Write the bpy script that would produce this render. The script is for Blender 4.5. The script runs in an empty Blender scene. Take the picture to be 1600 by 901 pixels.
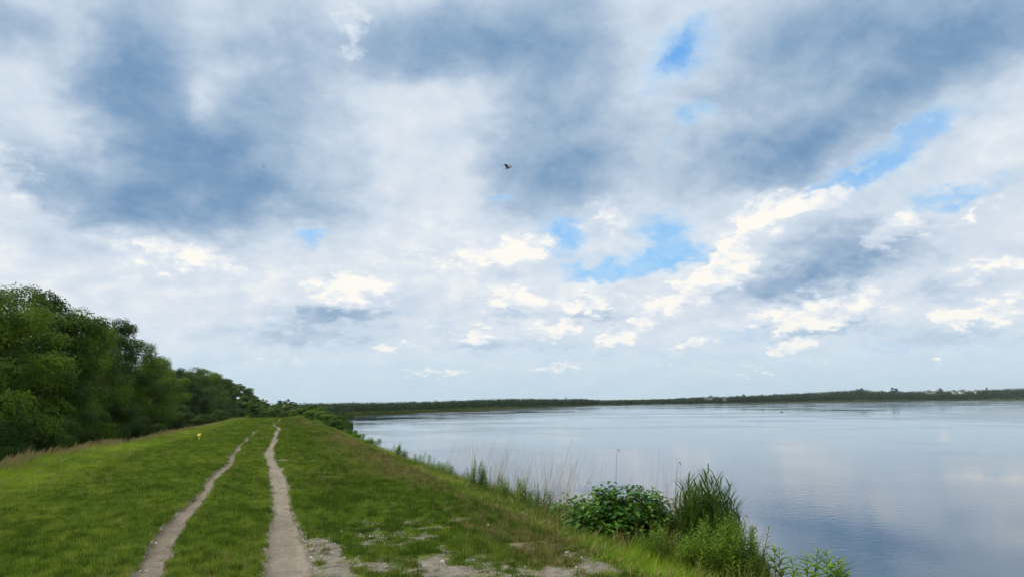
import bpy, bmesh, math, random
import numpy as np
from mathutils import Vector, Matrix, Euler

random.seed(7)
RNG = np.random.default_rng(7)
R = math.radians
SC = bpy.context.scene
COL = SC.collection

# ------------------------------------------------------------------ camera
F = 1164.0                                   # focal length in photo pixels (1600 wide)
YAW, PITCH, ROLL = R(17.6), R(8.65), R(0.5)
fw = Vector((math.sin(YAW) * math.cos(PITCH), math.cos(YAW) * math.cos(PITCH), math.sin(PITCH)))
r0 = Vector((math.cos(YAW), -math.sin(YAW), 0)); u0 = r0.cross(fw)
rt = r0 * math.cos(ROLL) - u0 * math.sin(ROLL); up = rt.cross(fw)
cam_d = bpy.data.cameras.new('camera')
cam = bpy.data.objects.new('camera', cam_d); COL.objects.link(cam)
cam.matrix_world = Matrix((rt, up, -fw)).transposed().to_4x4()
cam_d.sensor_width = 36; cam_d.lens = 36 * F / 1600
cam_d.clip_start = 0.05; cam_d.clip_end = 12000
SC.camera = cam

def ray(px, py):
    return (fw * F + rt * (px - 800) - up * (py - 450.5)).normalized()
def hit(px, py, z):
    d = ray(px, py); return d * (z / d.z)
def at_dist(px, py, y):                      # the point of a pixel's ray at a given world Y
    d = ray(px, py); return d * (y / d.y)

# ------------------------------------------------------------------ render settings
SC.view_settings.view_transform = 'Standard'
SC.view_settings.look = 'None'
SC.view_settings.exposure = 0.0
SC.view_settings.gamma = 1.0
SC.render.engine = 'CYCLES'
SC.cycles.max_bounces = 6
SC.cycles.diffuse_bounces = 2
SC.cycles.glossy_bounces = 2
SC.cycles.transmission_bounces = 3
SC.cycles.transparent_max_bounces = 6
SC.cycles.volume_bounces = 0
SC.cycles.caustics_reflective = False
SC.cycles.caustics_refractive = False
SC.cycles.use_denoising = True
SC.cycles.use_adaptive_sampling = True
SC.cycles.adaptive_threshold = 0.02

def lin(r, g, b):
    f = lambda c: c / 12.92 if c <= 0.04045 else ((c + 0.055) / 1.055) ** 2.4
    return (f(r / 255), f(g / 255), f(b / 255), 1.0)

class NT:
    """small helper for writing node trees as expressions"""
    def __init__(s, tree): s.t = tree; s.N = tree.nodes; s.L = tree.links
    def put(s, sock, v):
        if v is None: return
        if isinstance(v, bpy.types.NodeSocket): s.L.new(v, sock)
        elif isinstance(v, (tuple, list, Vector)):
            n = len(sock.default_value); v = tuple(v)
            sock.default_value = v[:n] if len(v) >= n else v + (1.0,) * (n - len(v))
        else:
            try: sock.default_value = v
            except TypeError: sock.default_value = (v,) * len(sock.default_value)
    def m(s, op, a, b=None, c=None, clamp=False):
        n = s.N.new('ShaderNodeMath'); n.operation = op; n.use_clamp = clamp
        for i, v in enumerate((a, b, c)): s.put(n.inputs[i], v)
        return n.outputs[0]
    def v(s, op, a, b=None, c=None, scale=None):
        n = s.N.new('ShaderNodeVectorMath'); n.operation = op
        for i, v in enumerate((a, b, c)):
            if v is not None: s.put(n.inputs[i], v)
        if scale is not None: s.put(n.inputs['Scale'], scale)
        return n.outputs['Value'] if op in ('DOT_PRODUCT', 'LENGTH', 'DISTANCE') else n.outputs['Vector']
    def sm(s, x, a, b, lo=0.0, hi=1.0, kind='SMOOTHSTEP'):
        n = s.N.new('ShaderNodeMapRange'); n.interpolation_type = kind
        for i, v in enumerate((x, a, b, lo, hi)): s.put(n.inputs[i], v)
        return n.outputs[0]
    def mix(s, f, a, b, blend='MIX'):
        n = s.N.new('ShaderNodeMix'); n.data_type = 'RGBA'; n.blend_type = blend
        s.put(n.inputs['Factor'], f); s.put(n.inputs[6], a); s.put(n.inputs[7], b)
        return n.outputs[2]
    def noise(s, vec, scale, detail=2, rough=0.5, dist=0.0, dims='3D', col=False):
        n = s.N.new('ShaderNodeTexNoise'); n.noise_dimensions = dims
        s.put(n.inputs['Vector'], vec); s.put(n.inputs['Scale'], scale)
        s.put(n.inputs['Detail'], detail); s.put(n.inputs['Roughness'], rough); s.put(n.inputs['Distortion'], dist)
        return n.outputs['Color' if col else 'Fac']
    def ramp(s, f, stops, interp='LINEAR'):
        n = s.N.new('ShaderNodeValToRGB'); n.color_ramp.interpolation = interp
        e = n.color_ramp.elements
        while len(e) < len(stops): e.new(0.5)
        for q, (p, c) in zip(e, stops): q.position = p; q.color = c
        s.put(n.inputs[0], f); return n.outputs[0]
    def xyz(s, x, y, z=0.0):
        n = s.N.new('ShaderNodeCombineXYZ')
        for i, v in enumerate((x, y, z)): s.put(n.inputs[i], v)
        return n.outputs[0]
    def sep(s, v):
        n = s.N.new('ShaderNodeSeparateXYZ'); s.put(n.inputs[0], v); return n.outputs

# ------------------------------------------------------------------ sun
SUN_AZ, SUN_EL = -62.0, 52.0                  # degrees from +Y (negative: to the left), elevation
sd = Vector((math.sin(R(SUN_AZ)) * math.cos(R(SUN_EL)), math.cos(R(SUN_AZ)) * math.cos(R(SUN_EL)), math.sin(R(SUN_EL))))
sun_d = bpy.data.lights.new('sun', 'SUN'); sun_d.energy = 3.0; sun_d.angle = R(9); sun_d.color = (1.0, 0.95, 0.87)
sun = bpy.data.objects.new('sun', sun_d); COL.objects.link(sun)
sun.rotation_euler = (-sd).to_track_quat('-Z', 'Y').to_euler()

# ------------------------------------------------------------------ sky: Nishita blue behind a layer of cumulus
SKY = 0.10
def build_sky():
    w = bpy.data.worlds.new('World'); SC.world = w; w.use_nodes = True
    w.cycles.sampling_method = 'MANUAL'; w.cycles.sample_map_resolution = 512
    t = NT(w.node_tree); t.N.clear()
    sky = t.N.new('ShaderNodeTexSky'); sky.sky_type = 'NISHITA'; sky.sun_disc = False
    sky.sun_elevation = R(SUN_EL); sky.sun_rotation = R(SUN_AZ); sky.air_density = 1.3; sky.dust_density = 0.3; sky.ozone_density = 2.0
    d = t.N.new('ShaderNodeTexCoord').outputs['Generated']
    x, y, z = t.sep(d)
    az = t.m('MULTIPLY', t.m('ARCTAN2', x, y), 57.2958)
    el = t.m('MULTIPLY', t.m('ARCSINE', z), 57.2958)
    zz = t.m('ADD', t.m('MAXIMUM', z, -0.02), 0.42)
    Q = t.xyz(t.m('DIVIDE', x, zz), t.m('DIVIDE', y, zz), 0.0)         # the cloud layer seen in perspective
    P = t.xyz(az, el, 0.0)
    wn = t.noise(Q, 2.9, 3, 0.5, col=True)
    amp = t.sm(el, 2, 25, 1.0, 1.35, 'LINEAR')
    dW = t.v('MULTIPLY', t.v('SUBTRACT', wn, (0.5, 0.5, 0.5)), (6.5, 5.0, 0.0))
    dW = t.v('SCALE', dW, scale=amp)
    n3 = t.noise(Q, 17.0, 5, 0.62, col=True)
    dW2 = t.v('MULTIPLY', t.v('SUBTRACT', n3, (0.5, 0.5, 0.5)), (6.0, 4.0, 0.0))
    PW = t.v('ADD', P, t.v('ADD', dW, t.v('SCALE', dW2, scale=0.5)))
    PS = t.v('ADD', P, t.v('SCALE', dW2, scale=0.8))                    # small clouds keep their places
    rots = {}
    def rotated(base, ang):
        k = (id(base), ang)
        if k not in rots:
            c, s_ = math.cos(R(ang)), math.sin(R(ang))
            rots[k] = (base if ang == 0 else
                       t.xyz(t.v('DOT_PRODUCT', base, (c, s_, 0)), t.v('DOT_PRODUCT', base, (-s_, c, 0)), 0.0))
        return rots[k]
    def blob(acc, base, px, py, rx, ry, ang, a):
        def ae(X, Y):
            q = ray(X, Y); return math.degrees(math.atan2(q.x, q.y)), math.degrees(math.asin(q.z))
        c0 = ae(px, py); sx = abs(ae(px + rx, py)[0] - c0[0]); sy = abs(ae(px, py + ry)[1] - c0[1])
        ang = -ang
        c, s_ = math.cos(R(ang)), math.sin(R(ang))
        cx, cy = (c0[0] * c + c0[1] * s_, -c0[0] * s_ + c0[1] * c)
        q = t.v('MULTIPLY_ADD', rotated(base, ang), (1 / sx, 1 / sy, 0), (-cx / sx, -cy / sy, 0))
        r2 = t.v('DOT_PRODUCT', q, q)
        g = t.m('POWER', math.exp(-1), r2)
        return t.m('MULTIPLY', g, a) if acc is None else t.m('MULTIPLY_ADD', g, a, acc)
    shade = gaps = puff = under = None
    BIG = [  # px, py, rx, ry, tilt (clockwise), amount
        (205, 60, 75, 110, 0, -.48), (10, 20, 70, 50, 0, -.34), (320, 275, 150, 72, 12, -.50), (150, 300, 140, 44, 16, -.50),
        (290, 345, 120, 30, 10, -.26), (430, 170, 120, 150, 0, -.32), (235, 180, 130, 80, 20, -.34), (90, 165, 110, 36, 50, .12), (175, 215, 36, 20, 60, .18), (318, 165, 22, 55, 0, .26),
        (110, 375, 120, 20, 8, -.16), (60, 300, 50, 20, 30, -.2), (700, 45, 130, 56, 0, -.42), (600, 90, 80, 40, 0, -.20), (430, 30, 90, 40, 0, -.16), (620, 225, 120, 70, 0, .10), (700, 135, 90, 26, 0, .10),
        (890, 270, 110, 58, 0, -.52), (880, 150, 120, 100, 0, -.34), (870, 30, 110, 80, 0, -.30), (1010, 50, 34, 90, 0, .10), (760, 270, 40, 50, 0, -.16),
        (1350, 172, 260, 64, -22, -.46), (1500, 95, 160, 75, -10, -.34), (1230, 90, 170, 100, -20, -.34), (1180, 255, 110, 34, 0, -.38),
        (1400, 5, 230, 60, 0, -.28), (1560, 240, 100, 30, -24, .08), (470, 330, 130, 30, 0, -.14), (520, 270, 60, 30, 0, -.08), (780, 400, 260, 60, 0, .10),
        (300, 430, 330, 50, 0, .06), (1130, 340, 120, 35, -25, .12), (1440, 360, 130, 40, -10, -.12), (500, 500, 140, 30, 0, -.08), (1500, 540, 160, 30, 0, -.06)]
    for b in BIG: shade = blob(shade, PW, *b)
    SMALL = [
        (15, 270, 50, 42, 0, .5), (550, 45, 32, 34, 0, .5), (1085, 452, 60, 20, -25, .7), (1140, 410, 36, 34, 0, .7), (1262, 312, 75, 20, -10, .75),
        (1395, 362, 60, 24, -25, .6), (1275, 490, 100, 26, -10, .7), (1560, 490, 80, 20, 0, .4), (1560, 420, 90, 16, -10, .4),
        (550, 452, 72, 24, 0, .6), (800, 468, 50, 20, 0, .5), (925, 474, 42, 19, -10, .65), (868, 518, 32, 16, -10, .6), (738, 524, 40, 13, 0, .5),
        (962, 530, 46, 11, -10, .45), (880, 575, 50, 8, -10, .4), (810, 388, 70, 24, -10, .45), (1075, 538, 40, 11, -10, .4), (1185, 580, 36, 7, 0, .3),
        (1040, 468, 50, 18, 0, .4), (250, 395, 90, 26, 10, .4), (690, 400, 70, 20, 0, .3), (950, 345, 40, 26, 0, .45), (1180, 345, 60, 26, -25, .4), (1235, 542, 46, 9, 0, .35),
        (1040, 572, 26, 7, 0, .25), (1110, 574, 20, 5, 0, .25), (1465, 570, 18, 8, 0, .45), (600, 540, 60, 10, 0, .3), (650, 580, 50, 8, 0, .3), (700, 582, 30, 6, 0, .3), (1230, 546, 30, 8, 0, .4), (1300, 560, 60, 7, 0, .25), (1010, 505, 50, 10, -8, .3), (420, 560, 60, 8, 0, .25), (1480, 500, 40, 12, 0, .35), (340, 400, 60, 18, 0, .35), (1540, 320, 70, 14, -25, .4), (430, 505, 50, 14, 0, .25)]
    for b in SMALL: puff = blob(puff, PS, *b)
    UNDER = [(1250, 440, 160, 28, -10, .36), (1340, 395, 120, 38, -10, .17), (1270, 520, 100, 9, 0, .32), (540, 492, 84, 13, 0, .34), (500, 522, 90, 16, 0, .24),
             (930, 496, 50, 8, 0, .26), (740, 542, 46, 7, 0, .2), (800, 494, 60, 9, 0, .2), (1480, 455, 60, 16, 0, .16), (1290, 375, 110, 30, -10, .18),
             (870, 540, 40, 7, 0, .14), (900, 400, 60, 12, 0, .12), (1440, 530, 60, 10, 0, .12), (800, 425, 90, 12, -8, .12), (640, 470, 60, 12, 0, .10), (420, 530, 70, 10, 0, .12), (1540, 515, 90, 9, 0, .14), (700, 520, 60, 6, 0, .08), (1000, 545, 50, 5, 0, .08), (250, 430, 90, 14, 0, .08)]
    for b in UNDER: under = blob(under, PS, *b)
    GAPS = [(1060, 82, 62, 36, -30, 1.9), (1085, 172, 34, 16, 0, 1.1), (1400, 240, 130, 19, -25, 1.35), (1325, 283, 90, 18, -10, 1.5), (1490, 305, 80, 16, -10, 1.4),
            (880, 368, 36, 32, 20, 1.9), (1035, 366, 46, 28, 0, 1.8), (1000, 410, 95, 17, -8, 1.4), (930, 428, 60, 12, 0, 1.2), (485, 370, 26, 11, 0, 1.2),
            (785, 312, 24, 9, 0, 1.1), (1075, 400, 50, 14, 0, 1.0), (1390, 545, 70, 10, 0, .7), (1150, 522, 60, 9, 0, .65), (1040, 235, 14, 40, 0, .5), (1160, 560, 50, 6, 0, .5), (860, 560, 60, 6, 0, .5), (690, 500, 40, 6, 0, .55), (1440, 190, 60, 14, -25, .9)]
    for b in GAPS: gaps = blob(gaps, PS, *b)
    # relief: the layer and its heads of cumulus lit from the sun's side
    def cells(vec, scale):
        n = t.N.new('ShaderNodeTexVoronoi'); n.voronoi_dimensions = '2D'; n.feature = 'F1'; n.normalize = True
        t.put(n.inputs['Vector'], vec); n.inputs['Scale'].default_value = scale; n.inputs['Detail'].default_value = 2.5
        n.inputs['Roughness'].default_value = 0.5; n.inputs['Lacunarity'].default_value = 2.3
        return n.outputs['Distance']
    n1 = t.noise(Q, 6.0, 7, 0.56, 0.3)
    n2 = t.noise(t.v('ADD', Q, (-0.035, -0.03, 0)), 6.0, 7, 0.56, 0.3)
    rel = t.m('SUBTRACT', n1, n2)
    QW = t.v('ADD', Q, t.v('SCALE', t.v('SUBTRACT', n3, (0.5, 0.5, 0.5)), scale=0.09))
    c1 = cells(QW, 15.0); c2 = cells(t.v('ADD', QW, (-0.014, 0.012, 0)), 15.0)
    relc = t.m('SUBTRACT', c2, c1)
    nz = t.m('SUBTRACT', t.sep(n3)[2], 0.5)
    pn = t.m('ADD', t.m('MULTIPLY', nz, 0.45), t.m('MULTIPLY', t.m('SUBTRACT', 0.42, c1), 0.60))
    pf = t.sm(t.m('ADD', t.m('MULTIPLY', puff, 1.12), pn), 0.22, 0.56)
    base = t.sm(el, 6, 24, 0.76, 0.68)
    neg = t.m('MULTIPLY', t.m('SUBTRACT', t.m('POWER', math.e, t.m('MULTIPLY', t.m('MINIMUM', shade, 0.0), 1 / 0.70)), 1.0), 0.90)
    shade = t.m('ADD', neg, t.m('MAXIMUM', shade, 0.0))               # thick cloud saturates instead of going flat
    sh = t.m('ADD', base, shade)
    sh = t.m('ADD', sh, t.m('MULTIPLY', rel, 0.46))
    sh = t.m('ADD', sh, t.m('MULTIPLY', t.m('SUBTRACT', n1, 0.5), 0.20))
    sh = t.m('ADD', sh, t.m('MULTIPLY', relc, t.m('MULTIPLY_ADD', pf, 0.34, 0.10)))
    sh = t.m('ADD', sh, t.m('MULTIPLY', t.m('SUBTRACT', 0.42, c1), 0.10))
    sh = t.m('SUBTRACT', sh, t.m('MULTIPLY', under, 1.2))
    sh = t.m('ADD', sh, t.m('MULTIPLY', pf, t.m('ADD', 0.20, t.m('MULTIPLY', rel, 0.6))), clamp=True)
    cloud = t.ramp(sh, [(0.0, lin(100, 140, 181)), (0.2, lin(131, 162, 195)), (0.42, lin(170, 191, 214)), (0.62, lin(204, 218, 233)),
                        (0.8, lin(224, 232, 241)), (0.93, lin(244, 246, 246)), (1.0, lin(255, 252, 244))])
    # low down the far clouds thin into pale blue air
    hz = t.sm(el, 0.0, 7.0, 1.0, 0.0)
    air = t.ramp(t.sm(el, 0, 10, 0, 1, 'LINEAR'), [(0.0, lin(194, 219, 232)), (0.5, lin(199, 223, 240)), (1.0, lin(192, 220, 243))])
    cloud = t.mix(t.m('MULTIPLY', hz, t.sm(pf, 0, 1, 0.85, 0.22)), cloud, air)
    gk = t.m('ADD', gaps, t.m('ADD', t.m('MULTIPLY', t.m('SUBTRACT', n1, 0.5), 1.7), t.m('MULTIPLY', nz, 1.3)))
    gk = t.m('ADD', gk, t.m('MULTIPLY', t.m('SUBTRACT', c1, 0.42), 0.8))
    gm = t.sm(gk, 0.34, 1.75)
    gm = t.m('MULTIPLY', gm, t.m('MULTIPLY', t.sm(gaps, 0.02, 0.25), t.m('SUBTRACT', 1.0, t.m('MULTIPLY', pf, 0.9))), clamp=True)
    gm = t.m('MULTIPLY', gm, t.sm(t.m('ADD', n1, t.m('MULTIPLY', nz, 0.8)), 0.30, 0.62, 1.0, 0.62))
    veil = t.m('MULTIPLY', t.sm(gaps, 0.08, 1.0), t.m('MULTIPLY', t.m('SUBTRACT', 1.0, pf), 0.55), clamp=True)     # thin cloud round the gaps
    cloud = t.mix(veil, cloud, lin(178, 214, 245))
    blue = t.v('MULTIPLY', sky.outputs[0], (0.45, 1.0, 1.7))
    blue = t.mix(0.62, blue, t.v('SCALE', t.mix(t.sm(el, 8, 26), lin(150, 211, 250), lin(92, 178, 248)), scale=1 / SKY))
    clo = t.v('SCALE', cloud, scale=1 / SKY)
    final = t.mix(t.m('MULTIPLY', gm, 0.92), clo, blue)
    bg = t.N.new('ShaderNodeBackground'); bg.inputs['Strength'].default_value = SKY
    t.L.new(final, bg.inputs['Color'])
    out = t.N.new('ShaderNodeOutputWorld'); t.L.new(bg.outputs[0], out.inputs['Surface'])
build_sky()

# ------------------------------------------------------------------ helpers
def tag(o, label=None, cat=None, group=None, kind=None):
    if label: o['label'] = label
    if cat: o['category'] = cat
    if group: o['group'] = group
    if kind: o['kind'] = kind
    return o

def hash2(ix, iy, seed):
    h = (ix.astype(np.int64) * 374761393 + iy.astype(np.int64) * 668265263 + seed * 974711) & 0x7fffffff
    h = ((h ^ (h >> 13)) * 1274126177) & 0x7fffffff
    return ((h ^ (h >> 16)) & 0xffff) / 65535.0
def vnoise(x, y, seed=0):
    x = np.asarray(x, float); y = np.asarray(y, float)
    ix = np.floor(x); iy = np.floor(y); fx = x - ix; fy = y - iy
    fx = fx * fx * (3 - 2 * fx); fy = fy * fy * (3 - 2 * fy)
    a = hash2(ix, iy, seed); b = hash2(ix + 1, iy, seed); c = hash2(ix, iy + 1, seed); d = hash2(ix + 1, iy + 1, seed)
    return (a * (1 - fx) + b * fx) * (1 - fy) + (c * (1 - fx) + d * fx) * fy
def fbm(x, y, octv=4, seed=0, gain=0.5):
    s = 0; a = 1; t = 0
    for k in range(octv):
        s = s + a * vnoise(x * 2 ** k + 17.3 * k, y * 2 ** k - 9.1 * k, seed + k); t += a; a *= gain
    return s / t
def sstep(x, a, b):
    t = np.clip((np.asarray(x, float) - a) / (b - a), 0, 1); return t * t * (3 - 2 * t)

def mesh_np(name, V, Fq, mats, parent=None, attrs=None, smooth=False, mat_idx=None, corner=4):
    """one mesh object from numpy arrays; Fq is (n, corner) indices"""
    V = np.asarray(V, np.float32); Fq = np.asarray(Fq, np.int32)
    me = bpy.data.meshes.new(name)
    me.vertices.add(len(V)); me.vertices.foreach_set('co', V.ravel())
    n = len(Fq)
    me.loops.add(n * corner); me.loops.foreach_set('vertex_index', Fq.ravel())
    me.polygons.add(n)
    me.polygons.foreach_set('loop_start', np.arange(0, n * corner, corner, dtype=np.int32))
    me.polygons.foreach_set('loop_total', np.full(n, corner, np.int32))
    if smooth: me.polygons.foreach_set('use_smooth', np.ones(n, bool))
    for m in mats: me.materials.append(m)
    if mat_idx is not None: me.polygons.foreach_set('material_index', np.asarray(mat_idx, np.int32))
    me.update(calc_edges=True)
    for k, (dom, arr) in (attrs or {}).items():
        a = me.attributes.new(k, 'FLOAT', dom); a.data.foreach_set('value', np.asarray(arr, np.float32).ravel())
    o = bpy.data.objects.new(name, me); COL.objects.link(o)
    if parent: o.parent = parent
    return o

def empty(name, loc, parent=None, rz=0.0, sc=1.0):
    o = bpy.data.objects.new(name, None); COL.objects.link(o)
    o.location = loc; o.rotation_euler = (0, 0, rz); o.scale = (sc, sc, sc) if not isinstance(sc, tuple) else sc
    o.empty_display_size = 0.1
    if parent: o.parent = parent
    return o
def copy_tree(o, parent=None):
    c = o.copy(); COL.objects.link(c); c.parent = parent
    for ch in o.children: copy_tree(ch, c)
    return c

class MB:
    """collects quads for one mesh"""
    def __init__(s): s.V = []; s.Q = []; s.n = 0
    def add(s, V, Q):
        V = np.asarray(V, float).reshape(-1, 3); Q = np.asarray(Q, int).reshape(-1, 4)
        s.V.append(V); s.Q.append(Q + s.n); s.n += len(V)
    def tube(s, pts, rad, k=6):
        pts = [Vector(p) for p in pts]; V = []; Q = []
        ref = Vector((0.3, 0.9, 0.1)).normalized()
        for i, p in enumerate(pts):
            d = (pts[min(i + 1, len(pts) - 1)] - pts[max(i - 1, 0)]).normalized()
            a = d.cross(ref)
            if a.length < 1e-3: a = d.cross(Vector((1, 0, 0)))
            a.normalize(); b = d.cross(a)
            for j in range(k):
                t = 2 * math.pi * j / k; V.append(p + (a * math.cos(t) + b * math.sin(t)) * rad[i])
        for i in range(len(pts) - 1):
            for j in range(k):
                Q.append((i * k + j, i * k + (j + 1) % k, (i + 1) * k + (j + 1) % k, (i + 1) * k + j))
        s.add([tuple(v) for v in V], Q)
    def box(s, c, h, rot=None):
        V = [(sx * h[0], sy * h[1], sz * h[2]) for sx in (-1, 1) for sy in (-1, 1) for sz in (-1, 1)]
        if rot is not None: V = [tuple(rot @ Vector(v)) for v in V]
        V = [(v[0] + c[0], v[1] + c[1], v[2] + c[2]) for v in V]
        s.add(V, [(0, 1, 3, 2), (4, 6, 7, 5), (0, 4, 5, 1), (2, 3, 7, 6), (0, 2, 6, 4), (1, 5, 7, 3)])
    def build(s, name, mat, parent=None, smooth=False, attrs=None):
        return mesh_np(name, np.concatenate(s.V), np.concatenate(s.Q), [mat], parent, attrs, smooth)

# ------------------------------------------------------------------ materials
def mat(name, fn):
    m = bpy.data.materials.new(name); m.use_nodes = True
    t = NT(m.node_tree); t.N.clear()
    out = t.N.new('ShaderNodeOutputMaterial'); sh = fn(t)
    t.L.new(sh[0] if isinstance(sh, tuple) else sh, out.inputs['Surface'])
    return m
def princ(t, col, rough=0.8, spec=0.3, bump=None, **kw):
    n = t.N.new('ShaderNodeBsdfPrincipled')
    t.put(n.inputs['Base Color'], col); t.put(n.inputs['Roughness'], rough); t.put(n.inputs['Specular IOR Level'], spec)
    if bump is not None: t.L.new(bump, n.inputs['Normal'])
    for k, v in kw.items(): t.put(n.inputs[k], v)
    return n.outputs[0]
def bump(t, h, strength=0.5, dist=0.02):
    n = t.N.new('ShaderNodeBump'); t.put(n.inputs['Height'], h); t.put(n.inputs['Strength'], strength); t.put(n.inputs['Distance'], dist)
    return n.outputs[0]
def attr(t, name, kind='GEOMETRY'):
    n = t.N.new('ShaderNodeAttribute'); n.attribute_name = name; n.attribute_type = kind; return n.outputs['Fac']
def C(r, g, b): return (r, g, b, 1.0)

def leaf_mat(name, c0, c1, c2, trans=0.35, spec=0.12, rough=0.6, scale=0.9):
    """leaves: hue varies from clump to clump, leaf to leaf and tree to tree"""
    def f(t):
        g = t.N.new('ShaderNodeNewGeometry'); oi = t.N.new('ShaderNodeObjectInfo')
        k = t.noise(t.v('ADD', g.outputs['Position'], oi.outputs['Location']), scale, 2, 0.5)
        k = t.m('ADD', t.m('MULTIPLY', k, 0.75), t.m('MULTIPLY', attr(t, 'tint'), 0.62))
        k = t.m('ADD', k, t.m('MULTIPLY', t.m('SUBTRACT', oi.outputs['Random'], 0.5), 0.35))
        col = t.ramp(k, [(0.3, c0), (0.62, c1), (1.0, c2)])
        p = princ(t, col, rough, spec)
        tr = t.N.new('ShaderNodeBsdfTranslucent'); t.L.new(t.mix(0.5, col, C(0.16, 0.24, 0.02)), tr.inputs['Color'])
        mx = t.N.new('ShaderNodeMixShader'); mx.inputs[0].default_value = trans
        t.L.new(p, mx.inputs[1]); t.L.new(tr.outputs[0], mx.inputs[2]); return mx.outputs[0]
    return mat(name, f)

def blade_mat(name, lo, mid, hi, tip=None, trans=0.3):
    """grass blades: colour per tuft ('tint'), drier towards the tip ('h')"""
    def f(t):
        k = attr(t, 'tint', 'INSTANCER')
        col = t.ramp(k, [(0.0, lo), (0.5, mid), (1.0, hi)])
        v = attr(t, 'vary'); col = t.mix(t.m('MULTIPLY', v, 0.35), col, t.mix(1.0, col, C(1.6, 1.35, 1.0), 'MULTIPLY'))
        if tip: col = t.mix(t.sm(attr(t, 'h'), 0.62, 0.95), col, tip)
        p = princ(t, col, 0.75, 0.08)
        tr = t.N.new('ShaderNodeBsdfTranslucent'); t.L.new(col, tr.inputs['Color'])
        mx = t.N.new('ShaderNodeMixShader'); mx.inputs[0].default_value = trans
        t.L.new(p, mx.inputs[1]); t.L.new(tr.outputs[0], mx.inputs[2]); return mx.outputs[0]
    return mat(name, f)

def soil_nodes(t, pos):
    a = t.noise(pos, 9.0, 5, 0.65); b = t.noise(pos, 60.0, 3, 0.6); c = t.noise(pos, 1.3, 3, 0.55)
    k = t.m('ADD', t.m('MULTIPLY', a, 0.5), t.m('ADD', t.m('MULTIPLY', b, 0.3), t.m('MULTIPLY', c, 0.3)))
    return t.ramp(k, [(0.34, C(0.070, 0.060, 0.046)), (0.50, C(0.17, 0.145, 0.110)), (0.62, C(0.28, 0.245, 0.19)), (0.78, C(0.42, 0.375, 0.30))]), b, a

def m_ground(t):
    pos = t.N.new('ShaderNodeNewGeometry').outputs['Position']
    soil, b, a = soil_nodes(t, pos)
    n1 = t.noise(pos, 3.0, 5, 0.62); n2 = t.noise(pos, 26.0, 4, 0.65)
    gk = t.m('ADD', t.m('MULTIPLY', n1, 0.55), t.m('MULTIPLY', n2, 0.5))
    grass = t.ramp(gk, [(0.36, C(0.030, 0.050, 0.006)), (0.5, C(0.075, 0.112, 0.010)), (0.62, C(0.125, 0.17, 0.02)), (0.8, C(0.17, 0.19, 0.06))])
    dry = t.ramp(gk, [(0.38, C(0.055, 0.050, 0.018)), (0.55, C(0.15, 0.115, 0.045)), (0.75, C(0.26, 0.20, 0.10))])
    grass = t.mix(attr(t, 'dry'), grass, dry)
    lush = t.mix(1.0, grass, C(1.25, 1.3, 0.9), 'MULTIPLY')
    grass = t.mix(attr(t, 'lush'), grass, lush)
    dm = t.sm(t.m('ADD', attr(t, 'dirt'), t.m('ADD', t.m('MULTIPLY', t.m('SUBTRACT', n2, 0.5), 1.5), t.m('MULTIPLY', t.m('SUBTRACT', a, 0.5), 1.0))), 0.36, 0.80)
    col = t.mix(dm, grass, soil)
    mud = t.ramp(a, [(0.35, C(0.018, 0.017, 0.012)), (0.7, C(0.06, 0.055, 0.04))])
    col = t.mix(attr(t, 'wet'), col, mud)
    return princ(t, col, 0.92, 0.15, bump(t, t.m('ADD', b, n2), 0.7, 0.03))
M_GROUND = mat('ground', m_ground)

def m_path(t):
    pos = t.N.new('ShaderNodeNewGeometry').outputs['Position']
    soil, b, a = soil_nodes(t, pos)
    e = attr(t, 'edge')
    st = t.noise(t.v('MULTIPLY', pos, (1.0, 0.18, 1.0)), 14.0, 3, 0.6)
    damp = t.sm(t.m('ADD', e, t.m('MULTIPLY', t.m('SUBTRACT', a, 0.5), 0.9)), 0.58, 0.92)
    soil = t.mix(t.sm(st, 0.45, 0.7), soil, t.mix(1.0, soil, C(1.25, 1.24, 1.22), 'MULTIPLY'))
    soil = t.mix(0.40, soil, C(0.30, 0.25, 0.18))
    col = t.mix(t.m('MULTIPLY', damp, 0.6), soil, C(0.060, 0.050, 0.036))
    col = t.mix(attr(t, 'dark'), col, t.mix(1.0, col, C(0.52, 0.48, 0.45), 'MULTIPLY'))
    return princ(t, col, 0.93, 0.15, bump(t, t.m('ADD', b, t.m('MULTIPLY', a, 1.5)), 0.8, 0.02))
M_PATH = mat('trodden_soil', m_path)

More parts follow.
